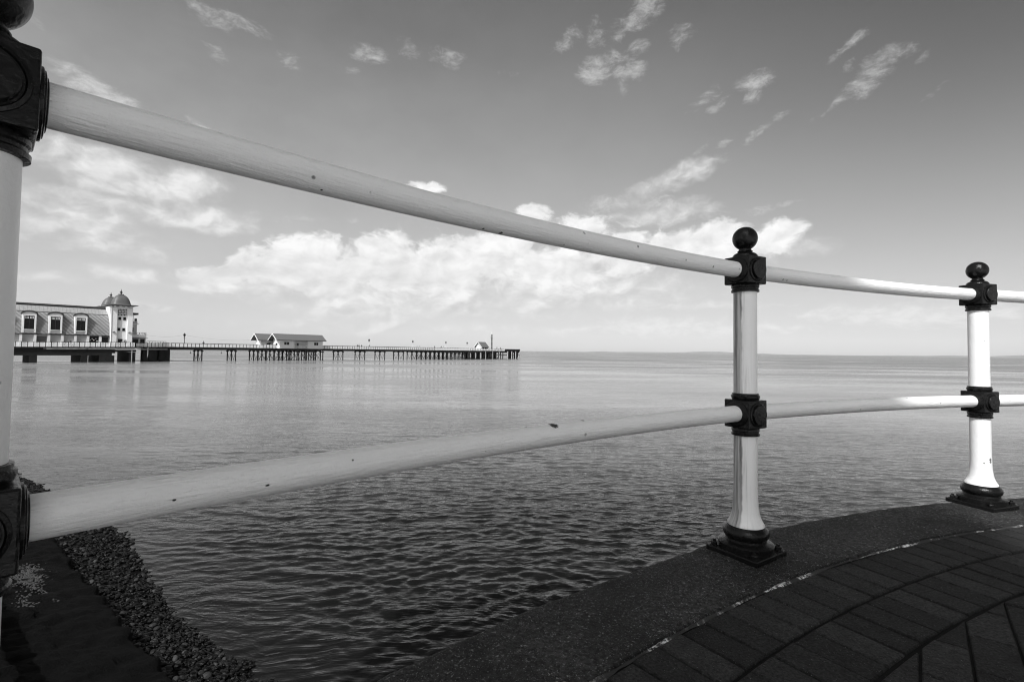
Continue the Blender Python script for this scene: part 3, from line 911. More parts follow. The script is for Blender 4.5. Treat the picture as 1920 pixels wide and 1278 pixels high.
# ------------------------------------------------------------------ left foreshore: apron, beach, pebbles
A0 = Vector((-3.46, 5.17)); AD = Vector((-.79, .61)).normalized(); BD = Vector((.61, .79)).normalized()
def shore(s, d, z): 
    p = A0 + AD * s + BD * d
    return (p.x, p.y, z)
def build_shore():
    # apron slab: from its seaward lip back and up to the promenade
    s = np.concatenate([np.linspace(-4, 12, 260), np.linspace(12.5, 70, 40)])[:, None]
    prof = [(.03, -3.45), (.0, -2.80), (-.02, -2.755), (-.05, -2.735)] + [(-.05 - .06 * k, -2.735 + .06 * k * .16) for k in range(1, 18)]
    prof += [(-1.10, -2.55), (-1.13, -2.30), (-1.17, -2.28), (-2.2, -2.2), (-2.4, -1.0)]
    pr = np.array(prof); d = pr[None, :, 0] + 0 * s; z = pr[None, :, 1] + 0 * s
    nz = fbm(s * 5 + 0 * d, d * 5 + 9, 5, 21) - .5
    nf = fbm(s * 23 + 0 * d, d * 23 + 9, 3, 61) - .5
    d = d + nz * .14 + nf * .05; z = z + nz * .09 + nf * .03
    z = z - .05 * np.exp(-((s - 2.35 - d * .2) / .03) ** 2)
    P = np.stack([A0.x + AD.x * s + BD.x * d, A0.y + AD.y * s + BD.y * d, z], -1)
    o = grid_mesh("concrete_apron", P, MAT['wetrock'])
    tag(o, kind='structure')
    # beach bed
    s = np.concatenate([np.linspace(-5, 18, 240), np.linspace(18.5, 70, 40)])[:, None]
    d = np.linspace(-.15, 3.4, 60)[None, :]
    wl = np.interp(s, [-5, 0, 2.5, 4, 6.5, 9, 12.4, 15, 30, 70], [1.15, 1.02, .88, 1.02, 1.27, 1.2, .95, .65, .4, .4])
    z = SEA + .0 + (wl - d) * .36 + 0 * s
    z = z + (fbm(s * 2, d * 2, 4, 33) - .5) * .10
    P = np.stack([A0.x + AD.x * s + BD.x * d, A0.y + AD.y * s + BD.y * d, z - .03], -1)
    tag(grid_mesh("beach", P, MAT['wetrock']), kind='structure')
    # pebbles
    bm = bmesh.new(); bmesh.ops.create_icosphere(bm, subdivisions=2, radius=1.0)
    bv = np.array([v.co[:] for v in bm.verts]); bf = np.array([[v.index for v in f.verts] for f in bm.faces]); bm.free()
    V = []; Fc = []; S = []; off = 0; n = 0
    N = 15000
    for i in range(N):
        ss = -1.2 + 18 * (i / N) ** 1.25
        w = float(np.interp(ss, [-5, 0, 2.5, 4, 6.5, 9, 12.4, 15, 30, 70], [1.15, 1.02, .88, 1.02, 1.27, 1.2, .95, .65, .4, .4]))
        dd = random.uniform(-.03, w + .5)
        r = min(.042, max(.010, random.lognormvariate(math.log(.021), .36)))
        zz = SEA + (w - dd) * .36 + (float(fbm(np.array(ss * 2), np.array(dd * 2), 4, 33)) - .5) * .10 - .03 + r * random.uniform(.1, .75)
        sc_ = np.array([r * random.uniform(.9, 1.5), r * random.uniform(.8, 1.1), r * random.uniform(.45, .8)])
        pts = bv * sc_ * (1 + .13 * np.sin(bv[:, [1]] * 2.3 + i) * np.cos(bv[:, [0]] * 2.9 + i * 1.7))
        a = random.uniform(0, 6.28); b_ = random.gauss(0, .35)
        Rz = np.array([[math.cos(a), -math.sin(a), 0], [math.sin(a), math.cos(a), 0], [0, 0, 1]])
        Rx = np.array([[1, 0, 0], [0, math.cos(b_), -math.sin(b_)], [0, math.sin(b_), math.cos(b_)]])
        pts = pts @ Rx.T @ Rz.T + np.array(shore(ss, dd, zz))
        V.append(pts); Fc.append(bf + off); off += len(bv); S += [random.random()] * len(bv)
    V = np.concatenate(V); Fc = np.concatenate(Fc)
    me = bpy.data.meshes.new("pebbles")
    me.vertices.add(len(V)); me.vertices.foreach_set("co", V.reshape(-1).astype(np.float32))
    me.loops.add(Fc.size); me.loops.foreach_set("vertex_index", Fc.reshape(-1).astype(np.int32))
    me.polygons.add(len(Fc)); me.polygons.foreach_set("loop_start", np.arange(0, Fc.size, 3, dtype=np.int32))
    me.polygons.foreach_set("loop_total", np.full(len(Fc), 3, dtype=np.int32))
    me.polygons.foreach_set("use_smooth", np.ones(len(Fc), dtype=bool))
    me.update(calc_edges=True)
    at = me.attributes.new("shade", 'FLOAT', 'POINT'); at.data.foreach_set("value", S)
    me.materials.append(MAT['pebble'])
    o = bpy.data.objects.new("pebbles", me); col.objects.link(o)
    tag(o, "dark wet rounded beach pebbles between the concrete apron and the water", "pebbles", kind='stuff')
build_shore()
def build_gravel():
    bm = bmesh.new(); bmesh.ops.create_icosphere(bm, subdivisions=1, radius=1.0)
    bv = [v.co.copy() for v in bm.verts]; bf = [tuple(v.index for v in f.verts) for f in bm.faces]; bm.free()
    m = MB(); rg = random.Random(4)
    for i in range(900):
        if i < 640: s_ = rg.gauss(4.15, .26); d = -.55 + (s_ - 4.15) * .1 + rg.gauss(0, .085)
        elif i < 800: s_ = rg.uniform(2.9, 4.6); d = -.78 + .33 * (4.6 - s_) * .6 + rg.gauss(0, .02)
        else: s_ = rg.gauss(3.1, .14); d = -.72 + rg.gauss(0, .05)
        r = rg.uniform(.005, .014); z = -2.735 + (-.05 - d) * .16 + .002 + rg.uniform(0, .012)
        x, y, _ = shore(s_, d, 0)
        m.add([(x + v.x * r * 1.3, y + v.y * r, z + v.z * r * .8) for v in bv], bf)
    tag(m.build("loose_gravel", MAT['grit']), "pale loose gravel patch lying on the black concrete apron at lower left", "gravel", kind='stuff')
build_gravel()

# ------------------------------------------------------------------ sea
def build_sea():
    rad = np.concatenate([np.geomspace(2.0, 340, 1080), np.geomspace(360, 90000, 70)])
    th = np.concatenate([np.linspace(R(-62), R(62), 760), np.linspace(R(64), R(296), 100)])       # from +Y clockwise
    T, Rr = np.meshgrid(th, rad, indexing='ij')
    X = Rr * np.sin(T); Y = Rr * np.cos(T)
    Z = np.zeros_like(X)
    cell = np.maximum(Rr * (math.log(340 / 2.0) / 1080), Rr * R(124) / 760)
    cell[760:] = Rr[760:] * R(2.5)
    wx = X + .5 * (fbm(X * .35 + 50, Y * .35 + 80, 3, 1) - .5) * 2
    wy = Y + .5 * (fbm(X * .35 + 90, Y * .35 + 10, 3, 2) - .5) * 2
    amp = .75 + .5 * fbm(X * .12 + 40, Y * .22 + 90, 3, 4)
    # waves bend towards the beach on the left
    rr2 = np.random.default_rng(5)
    NW = 90
    for i in range(NW):
        lam = .10 * (24.0 ** (i / (NW - 1.0)))
        w = np.clip((lam / cell - 2.2) / 3.0, 0, 1)
        sd0 = 24 if lam < .5 else 14
        dirn = rr2.normal(-88, sd0)
        kx, ky = math.cos(R(dirn)), math.sin(R(dirn))
        k = 2 * math.pi / lam
        steep = .043 * math.exp(-(math.log(lam / .25) / .85) ** 2) + .003
        ph = (wx * kx + wy * ky) * k + rr2.uniform(0, 6.28)
        Z += w * amp * steep / k * (np.sin(ph) + .30 * np.cos(2 * ph))
    Z *= np.clip(1.15 - .5 * np.clip((Rr - 10) / 50, 0, 1), .5, 1.2)
    # quiet the water at the very edge of the beach
    bd = (X - A0.x) * BD.x + (Y - A0.y) * BD.y
    sd = (X - A0.x) * AD.x + (Y - A0.y) * AD.y
    calm = np.where(sd > -6, np.clip((bd - .7) / 2.2, .25, 1), 1)
    Z *= calm
    P = np.stack([X, Y, Z + SEA], -1)
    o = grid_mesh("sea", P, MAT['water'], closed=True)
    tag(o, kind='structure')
build_sea()

# ------------------------------------------------------------------ unseen building added behind the viewer, shaped to shade the railing
def build_shader():
    nrm = Vector((.92, .38)).normalized(); mm = Vector((-nrm.y, nrm.x))
    k = nrm.dot(-SUN_AZ_VEC.xy) / math.tan(SUN_EL)
    K = 2.98; H = 16.0
    off = K - H * k
    s0, s1 = -9.6, -5.7
    T = thing("shade_building", "unseen pale building form added behind the viewer to shade the near railing", "building",
              (nrm.x * off, nrm.y * off, 0), math.atan2(nrm.y, nrm.x))
    b = MB(); b.box(-3.5, 0, s0, s1, -.01, H - .3); b.build("wall", MAT['render'], T)
    b = MB(); b.box(-3.7, .0, s0 - .1, s1 + .1, H - .3, H); b.build("roof", MAT['dome'], T)
    for i in range(2):
        for zz in (1.0, 4.2, 7.4, 10.6):
            y = s0 + .7 + i * 2.2
            f = MB(); f.box(-.05, .02, y, y + 1.2, zz, zz + 1.6); fo = f.build("window", MAT['pwhite'], T)
            g = MB(); g.box(.021, .03, y + .1, y + 1.1, zz + .1, zz + 1.5); g.build("pane", MAT['glass'], fo)
build_shader()
#@@PIER@@
# ------------------------------------------------------------------ pier: local frame x = out to sea, y = away from the viewer's side, z from eye level
PU = Vector((.6426, .7662)); PV = Vector((.7662, -.6426)); PO = Vector((-88.2, 136.0)); PROT = math.atan2(PU.y, PU.x)
def pw(t, w=0.0, z=0.0):                # t metres out, w metres towards the near side, z relative to eye level
    p = PO + PU * t + PV * w
    return (p.x, p.y, z + EYE)
SEAL = SEA - EYE                         # -4
DECK = -.22
def pthing(name, label, cat, t, w=0.0, z=0.0, group=None):
    return thing(name, label, cat, pw(t, w, z), PROT, group)

def x_panel(mb, x0, x1, y, z0, z1, slope=0.0, r=.06):
    # white lattice panel: frame, cross and ring
    w = x1 - x0; cx = (x0 + x1) / 2; cz = (z0 + z1) / 2
    mb.box(x0, x1, y - .03, y + .03, z0, z0 + .16)
    mb.box(x0, x1, y - .03, y + .03, z1 - .12, z1)
    mb.box(x0, x0 + .12, y - .03, y + .03, z0 + .16, z1 - .12)
    mb.box(x1 - .12, x1, y - .03, y + .03, z0 + .16, z1 - .12)
    mb.bar((x0 + .05, y, z0 + .06), (x1 - .05, y, z1 - .05), r, n=4, smooth=False)
    mb.bar((x0 + .05, y + .01, z1 - .05), (x1 - .05, y + .01, z0 + .06), r, n=4, smooth=False)
    n = 10; rr = min(w, z1 - z0) * .26
    for i in range(n):
        a, b = 2 * math.pi * i / n, 2 * math.pi * (i + 1) / n
        mb.bar((cx + rr * math.cos(a), y - .02, cz + rr * math.sin(a)), (cx + rr * math.cos(b), y - .02, cz + rr * math.sin(b)), .035, n=4, caps=False, smooth=False)

def railing_run(label, p0, p1, z0, z1, n, height, limit=None, group="pier railings"):
    # from p0 to p1 (t,w); n panels; z0,z1 deck heights
    a = Vector(pw(p0[0], p0[1], z0)); b = Vector(pw(p1[0], p1[1], z1))
    L = (b - a).xy.length; sl = (z1 - z0) / L
    T = thing("pier_railing", label, "railing", a, math.atan2(b.y - a.y, b.x - a.x), group)
    step = L / n
    pm = MB(); x_panel(pm, .07, step - .07, 0, .10, height - .16)
    p_ = pm.build("railing_panel", MAT['pwhite'], T)
    q = MB(); q.box(-.05, .05, -.05, .05, 0, height + .03)
    q_ = q.build("baluster_post", MAT['dark'], p_)
    lim = n if limit is None else min(n, limit)
    for i in range(1, lim):
        c = p_.copy(); col.objects.link(c); c.parent = T; c.location = (i * step, 0, sl * i * step)
        d = q_.copy(); col.objects.link(d); d.parent = c
    r = MB(); r.box(0, L, -.045, .045, height - .06, height + .02, slope=sl); r.build("top_rail", MAT['dark'], T)
    r = MB(); r.box(0, L, -.03, .03, .0, .06, slope=sl); r.build("bottom_rail", MAT['dark'], T)
    if lim < n:
        m = MB()
        for i in range(lim, n):
            x_panel(m, i * step + .07, (i + 1) * step - .07, 0, .10 + sl * i * step, height - .16 + sl * i * step)
            m.box(i * step - .05, i * step + .05, -.05, .05, sl * i * step, height + sl * i * step)
        tag(m.build("far_panels", MAT['pwhite'], T), kind='stuff')
    return T

def build_pier():
    # ---- steel part
    T = pthing("pier", "long dark iron pier on thin piles running out to sea", "pier", -7.2)
    X0, X1 = 0.0, 7.2 + 126.5
    m = MB(); m.box(X0, X1, -3.3, 3.3, DECK - .18, DECK)
    m.box(26.4, 43.2, -5.2, -3.3, DECK - .18, DECK); m.box(18.0, 34.0, 3.3, 5.4, DECK - .18, DECK)
    m.build("deck", MAT['dark2'], T)
    for y in (-3.15, 3.15, 0.0):
        m = MB(); m.box(X0, X1, y - .12, y + .12, DECK - .66, DECK - .181); m.build("deck_girder", MAT['dark2'], T)
    m = MB(); m.box(26.6, 43.0, -5.1, -4.9, DECK - .6, DECK - .181); m.build("deck_girder", MAT['dark2'], T)
    # bents, three piles across, pairs of thin braces
    bents = [.1 + 8.5 * i for i in range(0, 2)]
    bents = [.1, 8.75, 43.0, 51.6, 60.1, 68.6]
    close = [15.0, 17.4, 19.8, 22.4, 25.0, 27.5, 30.0, 32.4, 34.8]
    head = [75.2 + 2.35 * i for i in range(13)]
    pm = MB(); pm.bar((0, 0, SEAL - 1.5), (0, 0, DECK - .66), .17, n=8)
    pile0 = pm.build("pile", MAT['dark2'], T)
    cap0 = MB().box(-.30, .30, -.26, .26, -1.35, -1.05).build("pile_collar", MAT['dark2'], pile0)
    br = MB()
    for (y0, y1) in ((-3.1, 0), (0, 3.1)):
        br.bar((0, y0, -1.3), (0, (y0 + y1) / 2, SEAL + .25), .05, n=4, smooth=False)
        br.bar((0, y1, -1.3), (0, (y0 + y1) / 2, SEAL + .25), .05, n=4, smooth=False)
    br.bar((0, -3.2, DECK - .75), (0, 3.2, DECK - .75), .14, n=4, smooth=False)
    br0 = br.build("bent_brace", MAT['dark2'], T)
    first = [True, True]
    def pile(t, w):
        if first[0]: o = pile0; first[0] = False; c = None
        else:
            o = pile0.copy(); col.objects.link(o); o.parent = T
            c = cap0.copy(); col.objects.link(c); c.parent = o
        o.location = (t + 7.2, -w, 0)
    def brace(t):
        if first[1]: o = br0; first[1] = False
        else: o = br0.copy(); col.objects.link(o); o.parent = T
        o.location = (t + 7.2, 0, 0)
    cnt = 0
    for t in bents + close:
        for w in (3.1, 0, -3.1): pile(t, w); cnt += 1
        brace(t)
    for t in (20.4, 23.2, 26.0, 28.8, 31.6, 34.6): pile(t, 5.0); cnt += 1
    for t in head:
        for w in (3.1, 0, -3.1): pile(t, w); cnt += 1
        brace(t)
    # long diagonal braces under the shelters and the head
    def dd(t0, t1, w):
        m = MB(); m.bar((t0 + 7.2, -w, -1.2), (t1 + 7.2, -w, SEAL + .3), .06, n=4, smooth=False)
        m.bar((t1 + 7.2, -w - .05, -1.2), (t0 + 7.2, -w - .05, SEAL + .3), .06, n=4, smooth=False)
        m.build("cross_brace", MAT['dark2'], T)
    for i in range(len(close) - 1): dd(close[i], close[i + 1], 3.1)
    for i in range(0, len(head) - 1, 2): dd(head[i], head[i + 1], 3.1)
    m = MB(); m.box(0, 22, -3.05, -2.95, -1.06, -.98); m.build("service_pipe", MAT['dark'], T)
    for t in (4.6, 12.2, 14.9):
        m = MB(); m.bar((t, -3.0, -1.0), (t, -3.0, -1.55), .03, n=5); m.lathe([(.03, -1.5), (.13, -1.62), (.13, -1.78), (.03, -1.9)], 10, cx=t, cy=-3.0); m.build("hanging_lamp", MAT['dark'], T)
    # ---- landing head: dense timber work
    H = pthing("landing_stage", "dark timber landing stage with pale piles at the seaward end of the pier", "landing stage", 104)
    m = MB(); m.box(0, 34, -4.2, 4.2, DECK - .75, DECK - .001 + .0); m.build("deck", MAT['dark2'], H)
    m = MB(); m.box(23.0, 34.2, -4.5, -4.25, DECK - .001, DECK + 1.0); m.build("timber_screen", MAT['dark2'], H)
    for i in range(13):
        m = MB(); m.box(23.2 + i * .88, 23.5 + i * .88, -4.60, -4.505, DECK + .05, DECK + .95); m.build("screen_post", MAT['pconc'], H)
    rngp = random.Random(3)
    for i in range(14):
        x = 1.0 + i * 1.62
        for y in (-3.9, -1.0, 2.2):
            m = MB(); m.bar((x + rngp.uniform(-.2, .2), y, SEAL - 1.5), (x, y, DECK - .75), .22, n=8); m.build("pile", MAT['dark2'], H)
    for i in range(6):
        x = 1 + i * 3.6
        m = MB(); m.bar((x, -2.4, SEAL - .5), (x + 3.2, -2.4, -1.0), .16, n=4, smooth=False); m.bar((x + 3.2, .4, SEAL - .5), (x, .4, -1.0), .16, n=4, smooth=False)
        m.box(x - .3, x + 1.9, -.3, -.1, SEAL - .5, -1.0); m.build("cross_brace", MAT['dark2'], H)
    for x in (9.2, 14.0, 18.4, 24.6, 27.6, 30.6, 34.1):
        m = MB(); m.bar((x, -4.75, SEAL - 1.0), (x, -4.75, DECK - .1), .24 if x > 20 else .13, n=10); m.build("fender_pile", MAT['pale_pile'], H)
    m = MB(); m.bar((32.0, -4.8, SEAL + .3), (33.8, -4.8, -1.2), .14, n=6); m.bar((33.8, -4.8, SEAL + .3), (32.4, -4.8, -1.2), .12, n=6); m.build("fender_brace", MAT['pale_pile'], H)
    m = MB(); m.box(23.5, 34.4, -4.3, 4.0, -2.2, -2.0); m.box(25.8, 30, -3.6, -3.4, SEAL - .5, -.9); m.box(31.0, 34, -3.4, -3.2, SEAL - .5, -.9); m.build("lower_landing", MAT['dark2'], H)
    # ---- concrete part under the pavilion
    S = pthing("concrete_pier_base", "stained dark concrete pier base with deep walls and square openings under the pavilion", "pier base", -36)
    def sb(nm, t0, t1, w0, w1, z0, z1, mat='pconc', slope=0.0):
        m = MB(); m.box(t0 + 36, t1 + 36, -w1, -w0, z0, z1, slope=slope); return m.build(nm, MAT[mat], S)
    sl = .0115
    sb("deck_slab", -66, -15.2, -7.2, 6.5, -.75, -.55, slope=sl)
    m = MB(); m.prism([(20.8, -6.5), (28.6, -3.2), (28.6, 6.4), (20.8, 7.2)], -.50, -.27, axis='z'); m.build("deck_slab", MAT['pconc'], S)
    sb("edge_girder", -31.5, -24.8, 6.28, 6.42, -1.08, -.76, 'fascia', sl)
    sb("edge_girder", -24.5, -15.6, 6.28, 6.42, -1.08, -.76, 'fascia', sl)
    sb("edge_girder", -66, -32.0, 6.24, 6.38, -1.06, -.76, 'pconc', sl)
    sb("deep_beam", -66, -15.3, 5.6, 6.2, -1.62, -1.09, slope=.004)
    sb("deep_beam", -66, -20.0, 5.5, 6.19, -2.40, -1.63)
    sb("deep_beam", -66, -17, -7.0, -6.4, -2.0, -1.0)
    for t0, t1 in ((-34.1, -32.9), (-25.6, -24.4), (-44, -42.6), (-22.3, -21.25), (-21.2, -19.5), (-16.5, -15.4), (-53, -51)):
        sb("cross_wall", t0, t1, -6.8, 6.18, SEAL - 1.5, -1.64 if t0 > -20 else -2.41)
    sb("sunlit_edge_strip", -16.25, -16.08, 6.19, 6.34, SEAL - 1.5, -1.1, 'fascia')  # pale strip standing in for the sunlit edge of the dark wall
    # chamfered corner down to the iron part
    for (t, w) in ((-13.2, 4.9), (-11.9, 4.4), (-10.9, 3.9), (-9.3, 3.2), (-8.0, 3.1), (-8.2, -1.5), (-8.2, -4.5), (-12.5, 0)):
        m = MB(); m.box(t + 36 - .45, t + 36 + .45, -w - .3, -w + .3, SEAL - 1.5, -.51); m.build("column", MAT['pconc'], S)
    m = MB(); m.prism([(23.2, SEAL - 1.5), (24.9, SEAL - 1.5), (24.9, -.52), (23.9, -.52)], -4.6, -4.0); m.build("column", MAT['pconc'], S)
    m = MB(); m.prism([(26.2, SEAL - 1.5), (28.6, SEAL - 1.5), (28.6, -.51), (26.2, -.51)], -3.3, -2.7); m.build("column", MAT['pconc'], S)
    m = MB(); m.bar((21.0, -6.3, -.86), (28.4, -3.1, -.82), .16, n=4, smooth=False); m.build("edge_girder", MAT['fascia'], S)
    # ---- railings
    railing_run("white lattice railing with dark posts in front of the domed pavilion", (-60, 6.4), (-15.6, 6.4), -.95 + .06, -.34, 47, 1.22)
    railing_run("short white railing crossing the corner where the pier narrows", (-15.4, 6.3), (-7.6, 3.25), -.33, DECK, 9, 1.12)
    railing_run("white railing along the near side of the long iron pier", (-7.2, 3.25), (103.9, 3.25), DECK, DECK + .02, 118, 1.1, limit=98)
    railing_run("white railing on the pier head near the small hut", (104.2, 4.1), (126.8, 4.1), DECK, DECK, 22, 1.08)
    r = railing_run("plain far side railing of the long iron pier", (-7.2, -3.2), (103.9, -3.2), DECK, DECK, 60, 1.05, limit=1)

def build_pavilion():
    T = pthing("domed_pavilion", "long white pavilion with curved tiled roof, arched dormers and two domed towers", "pavilion", -20.3, 0, 0)
    # local x: t + 20.3, y: -w
    def lx(t): return t + 20.3
    X0 = lx(-62)
    # walls
    m = MB(); m.box(X0, 0, -4.55, 4.55, -.9, 2.32); m.build("wall", MAT['pgrey'], T)
    m = MB(); m.box(X0, .0, -5.05, -4.55, 2.24, 2.38); m.build("eaves", MAT['dark'], T)
    # roof shell, both sides
    low = [(4.95, 2.39), (4.90, 3.1), (4.80, 3.9), (4.66, 4.7), (4.46, 5.5), (4.20, 6.3), (3.86, 7.0), (3.45, 7.6)]
    band = [(3.62, 7.45), (3.20, 7.95), (2.70, 8.4), (2.15, 8.72), (1.55, 8.92)]
    for side in (-1, 1):
        for prof, nm, mt in ((low, "roof", 'tiles'), (band, "upper_roof", 'seam')):
            xs = np.linspace(X0, -.02, 90)
            P = np.zeros((len(xs), len(prof), 3)); UV = np.zeros((len(xs), len(prof), 2)); sacc = 0
            for j, (w, z) in enumerate(prof):
                if j: sacc += math.hypot(w - prof[j - 1][0], z - prof[j - 1][1])
                P[:, j] = np.stack([xs, np.full_like(xs, side * w), np.full_like(xs, z)], -1)
                UV[:, j] = np.stack([xs, np.full_like(xs, sacc)], -1)
            o = grid_mesh(nm, P, MAT[mt], uv=UV, smooth=False); o.parent = T
    m = MB(); m.box(X0, -.02, -3.66, -3.5, 7.34, 7.47); m.build("roof_gutter", MAT['dome'], T)
    m = MB(); m.box(X0, -.02, -1.75, 1.75, 8.93, 9.10); m.build("ridge_vent", MAT['dark'], T)
    m = MB(); m.box(X0, .3, -1.95, 1.95, 9.11, 9.38); m.build("ridge_cap", MAT['dome'], T)
    # arcade: pilasters, bays
    for i in range(19):
        t = -22.05 - 2.24 * i
        m = MB(); m.box(lx(t) - .22, lx(t) + .22, -4.98, -4.551, -.9, 2.235); m.build("pilaster", MAT['pwhite'], T)
    m = MB(); m.box(X0, 0, -4.72, -4.551, -.9, .35); m.build("plinth", MAT['pwhite'], T)
    m = MB(); m.box(lx(-33.05), lx(-31.35), -4.60, -4.552, .36, 1.9); m.build("door", MAT['dome'], T)
    m = MB(); m.box(lx(-24.1), lx(-22.35), -4.62, -4.552, .55, 2.15); g = m.build("window", MAT['glass'], T)
    for (a, b) in ((.25, .8), (.6, 1.15), (.9, .8), (1.25, 1.2), (1.5, .6)):
        m = MB(); m.lathe([(.001, -.10), (.10, -.06), (.13, 0), (.10, .06), (.001, .10)], 10, cx=lx(-24.1) + a, cy=-4.70, z=.4 + b); m.build("globe_lamp", MAT['pwhite'], g)
    m = MB(); m.box(lx(-21.75), lx(-20.55), -4.62, -4.552, -.5, 1.95); m.build("door", MAT['glass'], T)
    m = MB(); m.box(lx(-21.9), lx(-20.4), -5.3, -4.552, 2.0, 2.12); m.build("door_canopy", MAT['dark'], T)
    # dormers
    def dormer(tc):
        D = bpy.data.objects.new("dormer", None); col.objects.link(D); D.parent = T; D.location = (lx(tc), 0, 0)
        w = 1.16
        def arch(hw, z0, zs, rise, n=12):
            return [(-hw, z0), (hw, z0)] + [(hw * math.cos(math.pi * i / n), zs + rise * math.sin(math.pi * i / n)) for i in range(n + 1)]
        m = MB(); m.prism(arch(w - .03, 2.6, 6.72, .45), -5.02, -3.0); m.build("cheek", MAT['pwhite'], D)
        # curved hood
        n = 14; V = []
        hw = w + .16
        for y in (-5.32, -2.9):
            for k in (0, 1):
                for i in range(n + 1):
                    a = math.pi * i / n
                    V.append((hw * math.cos(a), y, 6.80 + (.50 + .12 * k) * math.sin(a) + (.12 if k else 0)))
        N = n + 1; F = []
        for i in range(n):
            F += [(i, i + 1, N + i + 1, N + i), (2 * N + i + 1, 2 * N + i, 3 * N + i, 3 * N + i + 1), (i + 1, i, 2 * N + i, 2 * N + i + 1), (N + i, N + i + 1, 3 * N + i + 1, 3 * N + i)]
        F += [(0, N, 3 * N, 2 * N), (n, 2 * N + n, 3 * N + n, N + n)]
        m = MB(); m.add(V, F); m.build("hood", MAT['dome'], D)
        # window: dark glass with fine bars and pale top lights
        m = MB(); m.box(-.80, .80, -5.07, -5.021, 3.35, 6.35); g = m.build("window", MAT['glass'], D)
        m = MB(); m.box(-1.10, -.81, -5.20, -5.021, 2.62, 6.62); m.build("jamb", MAT['pwhite'], D)
        m = MB(); m.box(.81, 1.10, -5.20, -5.021, 2.62, 6.62); m.build("jamb", MAT['pwhite'], D)
        m = MB(); m.box(-.81, .81, -5.19, -5.021, 6.36, 6.62); m.build("lintel", MAT['pwhite'], D)
        m = MB(); m.box(-.81, .81, -5.24, -5.021, 3.20, 3.34); m.build("sill", MAT['pwhite'], D)
        m = MB(); m.box(-.80, .80, -5.10, -5.021, 2.66, 3.19); m.build("apron_panel", MAT['pgrey'], D)
        m = MB()
        for i in range(3):
            for s_ in (-1, 1):
                for zz in (5.72, 6.02):
                    x = s_ * (.16 + i * .22)
                    m.box(x - .07, x + .07, -5.085, -5.071, zz, zz + .22)
        tl = m.build("top_lights", MAT['pwhite'], D)
        m = MB(); m.box(-.03, .03, -5.11, -5.071, 3.35, 6.35); m.build("mullion", MAT['dark'], D)
    for tc in (-34.28, -30.05 + .02, -25.68, -38.7, -43.1, -47.5): dormer(tc)
    # towers
    def tower(sign, nm):
        Q = bpy.data.objects.new(nm, None); col.objects.link(Q); Q.parent = T
        yc = -sign * 3.9
        Q.location = (2.06, yc, 0)
        if sign < 0: Q.location = (2.06, 6.9, 0)
        f = -sign                                      # outward direction in local y
        def B(n_, x0, x1, y0, y1, z0, z1, mt):
            m = MB(); m.box(x0, x1, min(f * y0, f * y1), max(f * y0, f * y1), z0, z1); return m.build(n_, MAT[mt], Q)
        # core recessed, two wings in front
        B("wall", -2.06, 2.06, -2.3, 1.75, -.9, 9.62, 'pwhite')
        B("wing", -2.06, -.98, 1.751, 2.15, -.9, 9.30, 'pwhite')
        B("wing", 1.05, 2.06, 1.751, 2.15, -.9, 9.30, 'pwhite')
        # flared side facing the land, swept out at its foot
        m = MB(); m.prism([(-2.06, -.9), (-2.06, 9.6), (-2.6, 9.4), (-2.3, 7.6), (-2.12, 5.5), (-2.07, -.9)], -2.25, 1.7); m.build("side_buttress", MAT['pwhite'], Q)
        # cornice
        c = MB(); c.add(*frustum(2.25, 2.25, 2.95, 2.95, 9.63, 9.86)); c.add(*frustum(2.95, 2.95, 2.90, 2.90, 9.861, 9.98)); c.build("cornice", MAT['dome'], Q)
        for i in range(4):
            B("bracket", -1.75 + i * 1.05, -1.35 + i * 1.05, 1.76, 2.7, 9.40, 9.62, 'pwhite')
        # lattice screen
        m = MB()
        for i in range(6):
            for j in range(4):
                if (i + j) % 2 == 0:
                    x = -.72 + i * .30; z = 7.5 + j * .42
                    m.prism([(x, z - .19), (x + .17, z), (x, z + .19), (x - .17, z)], f * 1.751, f * 1.80)
        for i in range(6):
            for j in range(4):
                if (i + j) % 2 == 1:
                    x = -.72 + i * .30; z = 7.5 + j * .42
                    m.prism([(x, z - .14), (x + .12, z), (x, z + .14), (x - .12, z)], f * 1.751, f * 1.80)
        m.build("lattice_screen", MAT['dark'], Q)
        for (x, z) in ((-.70, 6.25), (.25, 6.25), (-.78, 3.58), (.12, 3.58)):
            fr = B("window_frame", x - .06, x + .58, 1.751, 1.80, z - .07, z + .80, 'pwhite')
            m = MB(); m.box(x, x + .52, min(f * 1.801, f * 1.83), max(f * 1.801, f * 1.83), z, z + .73); m.build("window", MAT['glass'], Q)
        m = MB(); m.box(-.62, .22, min(f * 1.751, f * 1.80), max(f * 1.751, f * 1.80), -.4, 1.62); m.build("door", MAT['glass'], Q)
        for x in (-1.52, 1.55):
            m = MB(); m.prism([(x - .35, 3.18), (x + .35, 3.18), (x, 3.42)], f * 2.16, f * 2.35); m.build("lantern_hood", MAT['dome'], Q)
        # dome: four-sided bell
        prof = [(2.35, 9.985), (2.05, 10.05), (1.92, 10.25), (1.80, 10.7), (1.62, 11.25), (1.38, 11.75), (1.08, 12.15), (.72, 12.45), (.42, 12.58)]
        N = 32; V = []
        for r_, z in prof:
            for i in range(N):
                a = 2 * math.pi * (i + .5) / N
                k = 1 / max(abs(math.cos(a)), abs(math.sin(a))); k = 1 + (k - 1) * .55
                V.append((r_ * k * math.cos(a), r_ * k * math.sin(a), z))
        F = [(k * N + i, k * N + (i + 1) % N, (k + 1) * N + (i + 1) % N, (k + 1) * N + i) for k in range(len(prof) - 1) for i in range(N)] + [tuple((len(prof) - 1) * N + i for i in range(N))]
        m = MB(); m.add(V, F, True); m.build("dome", MAT['dome'], Q)
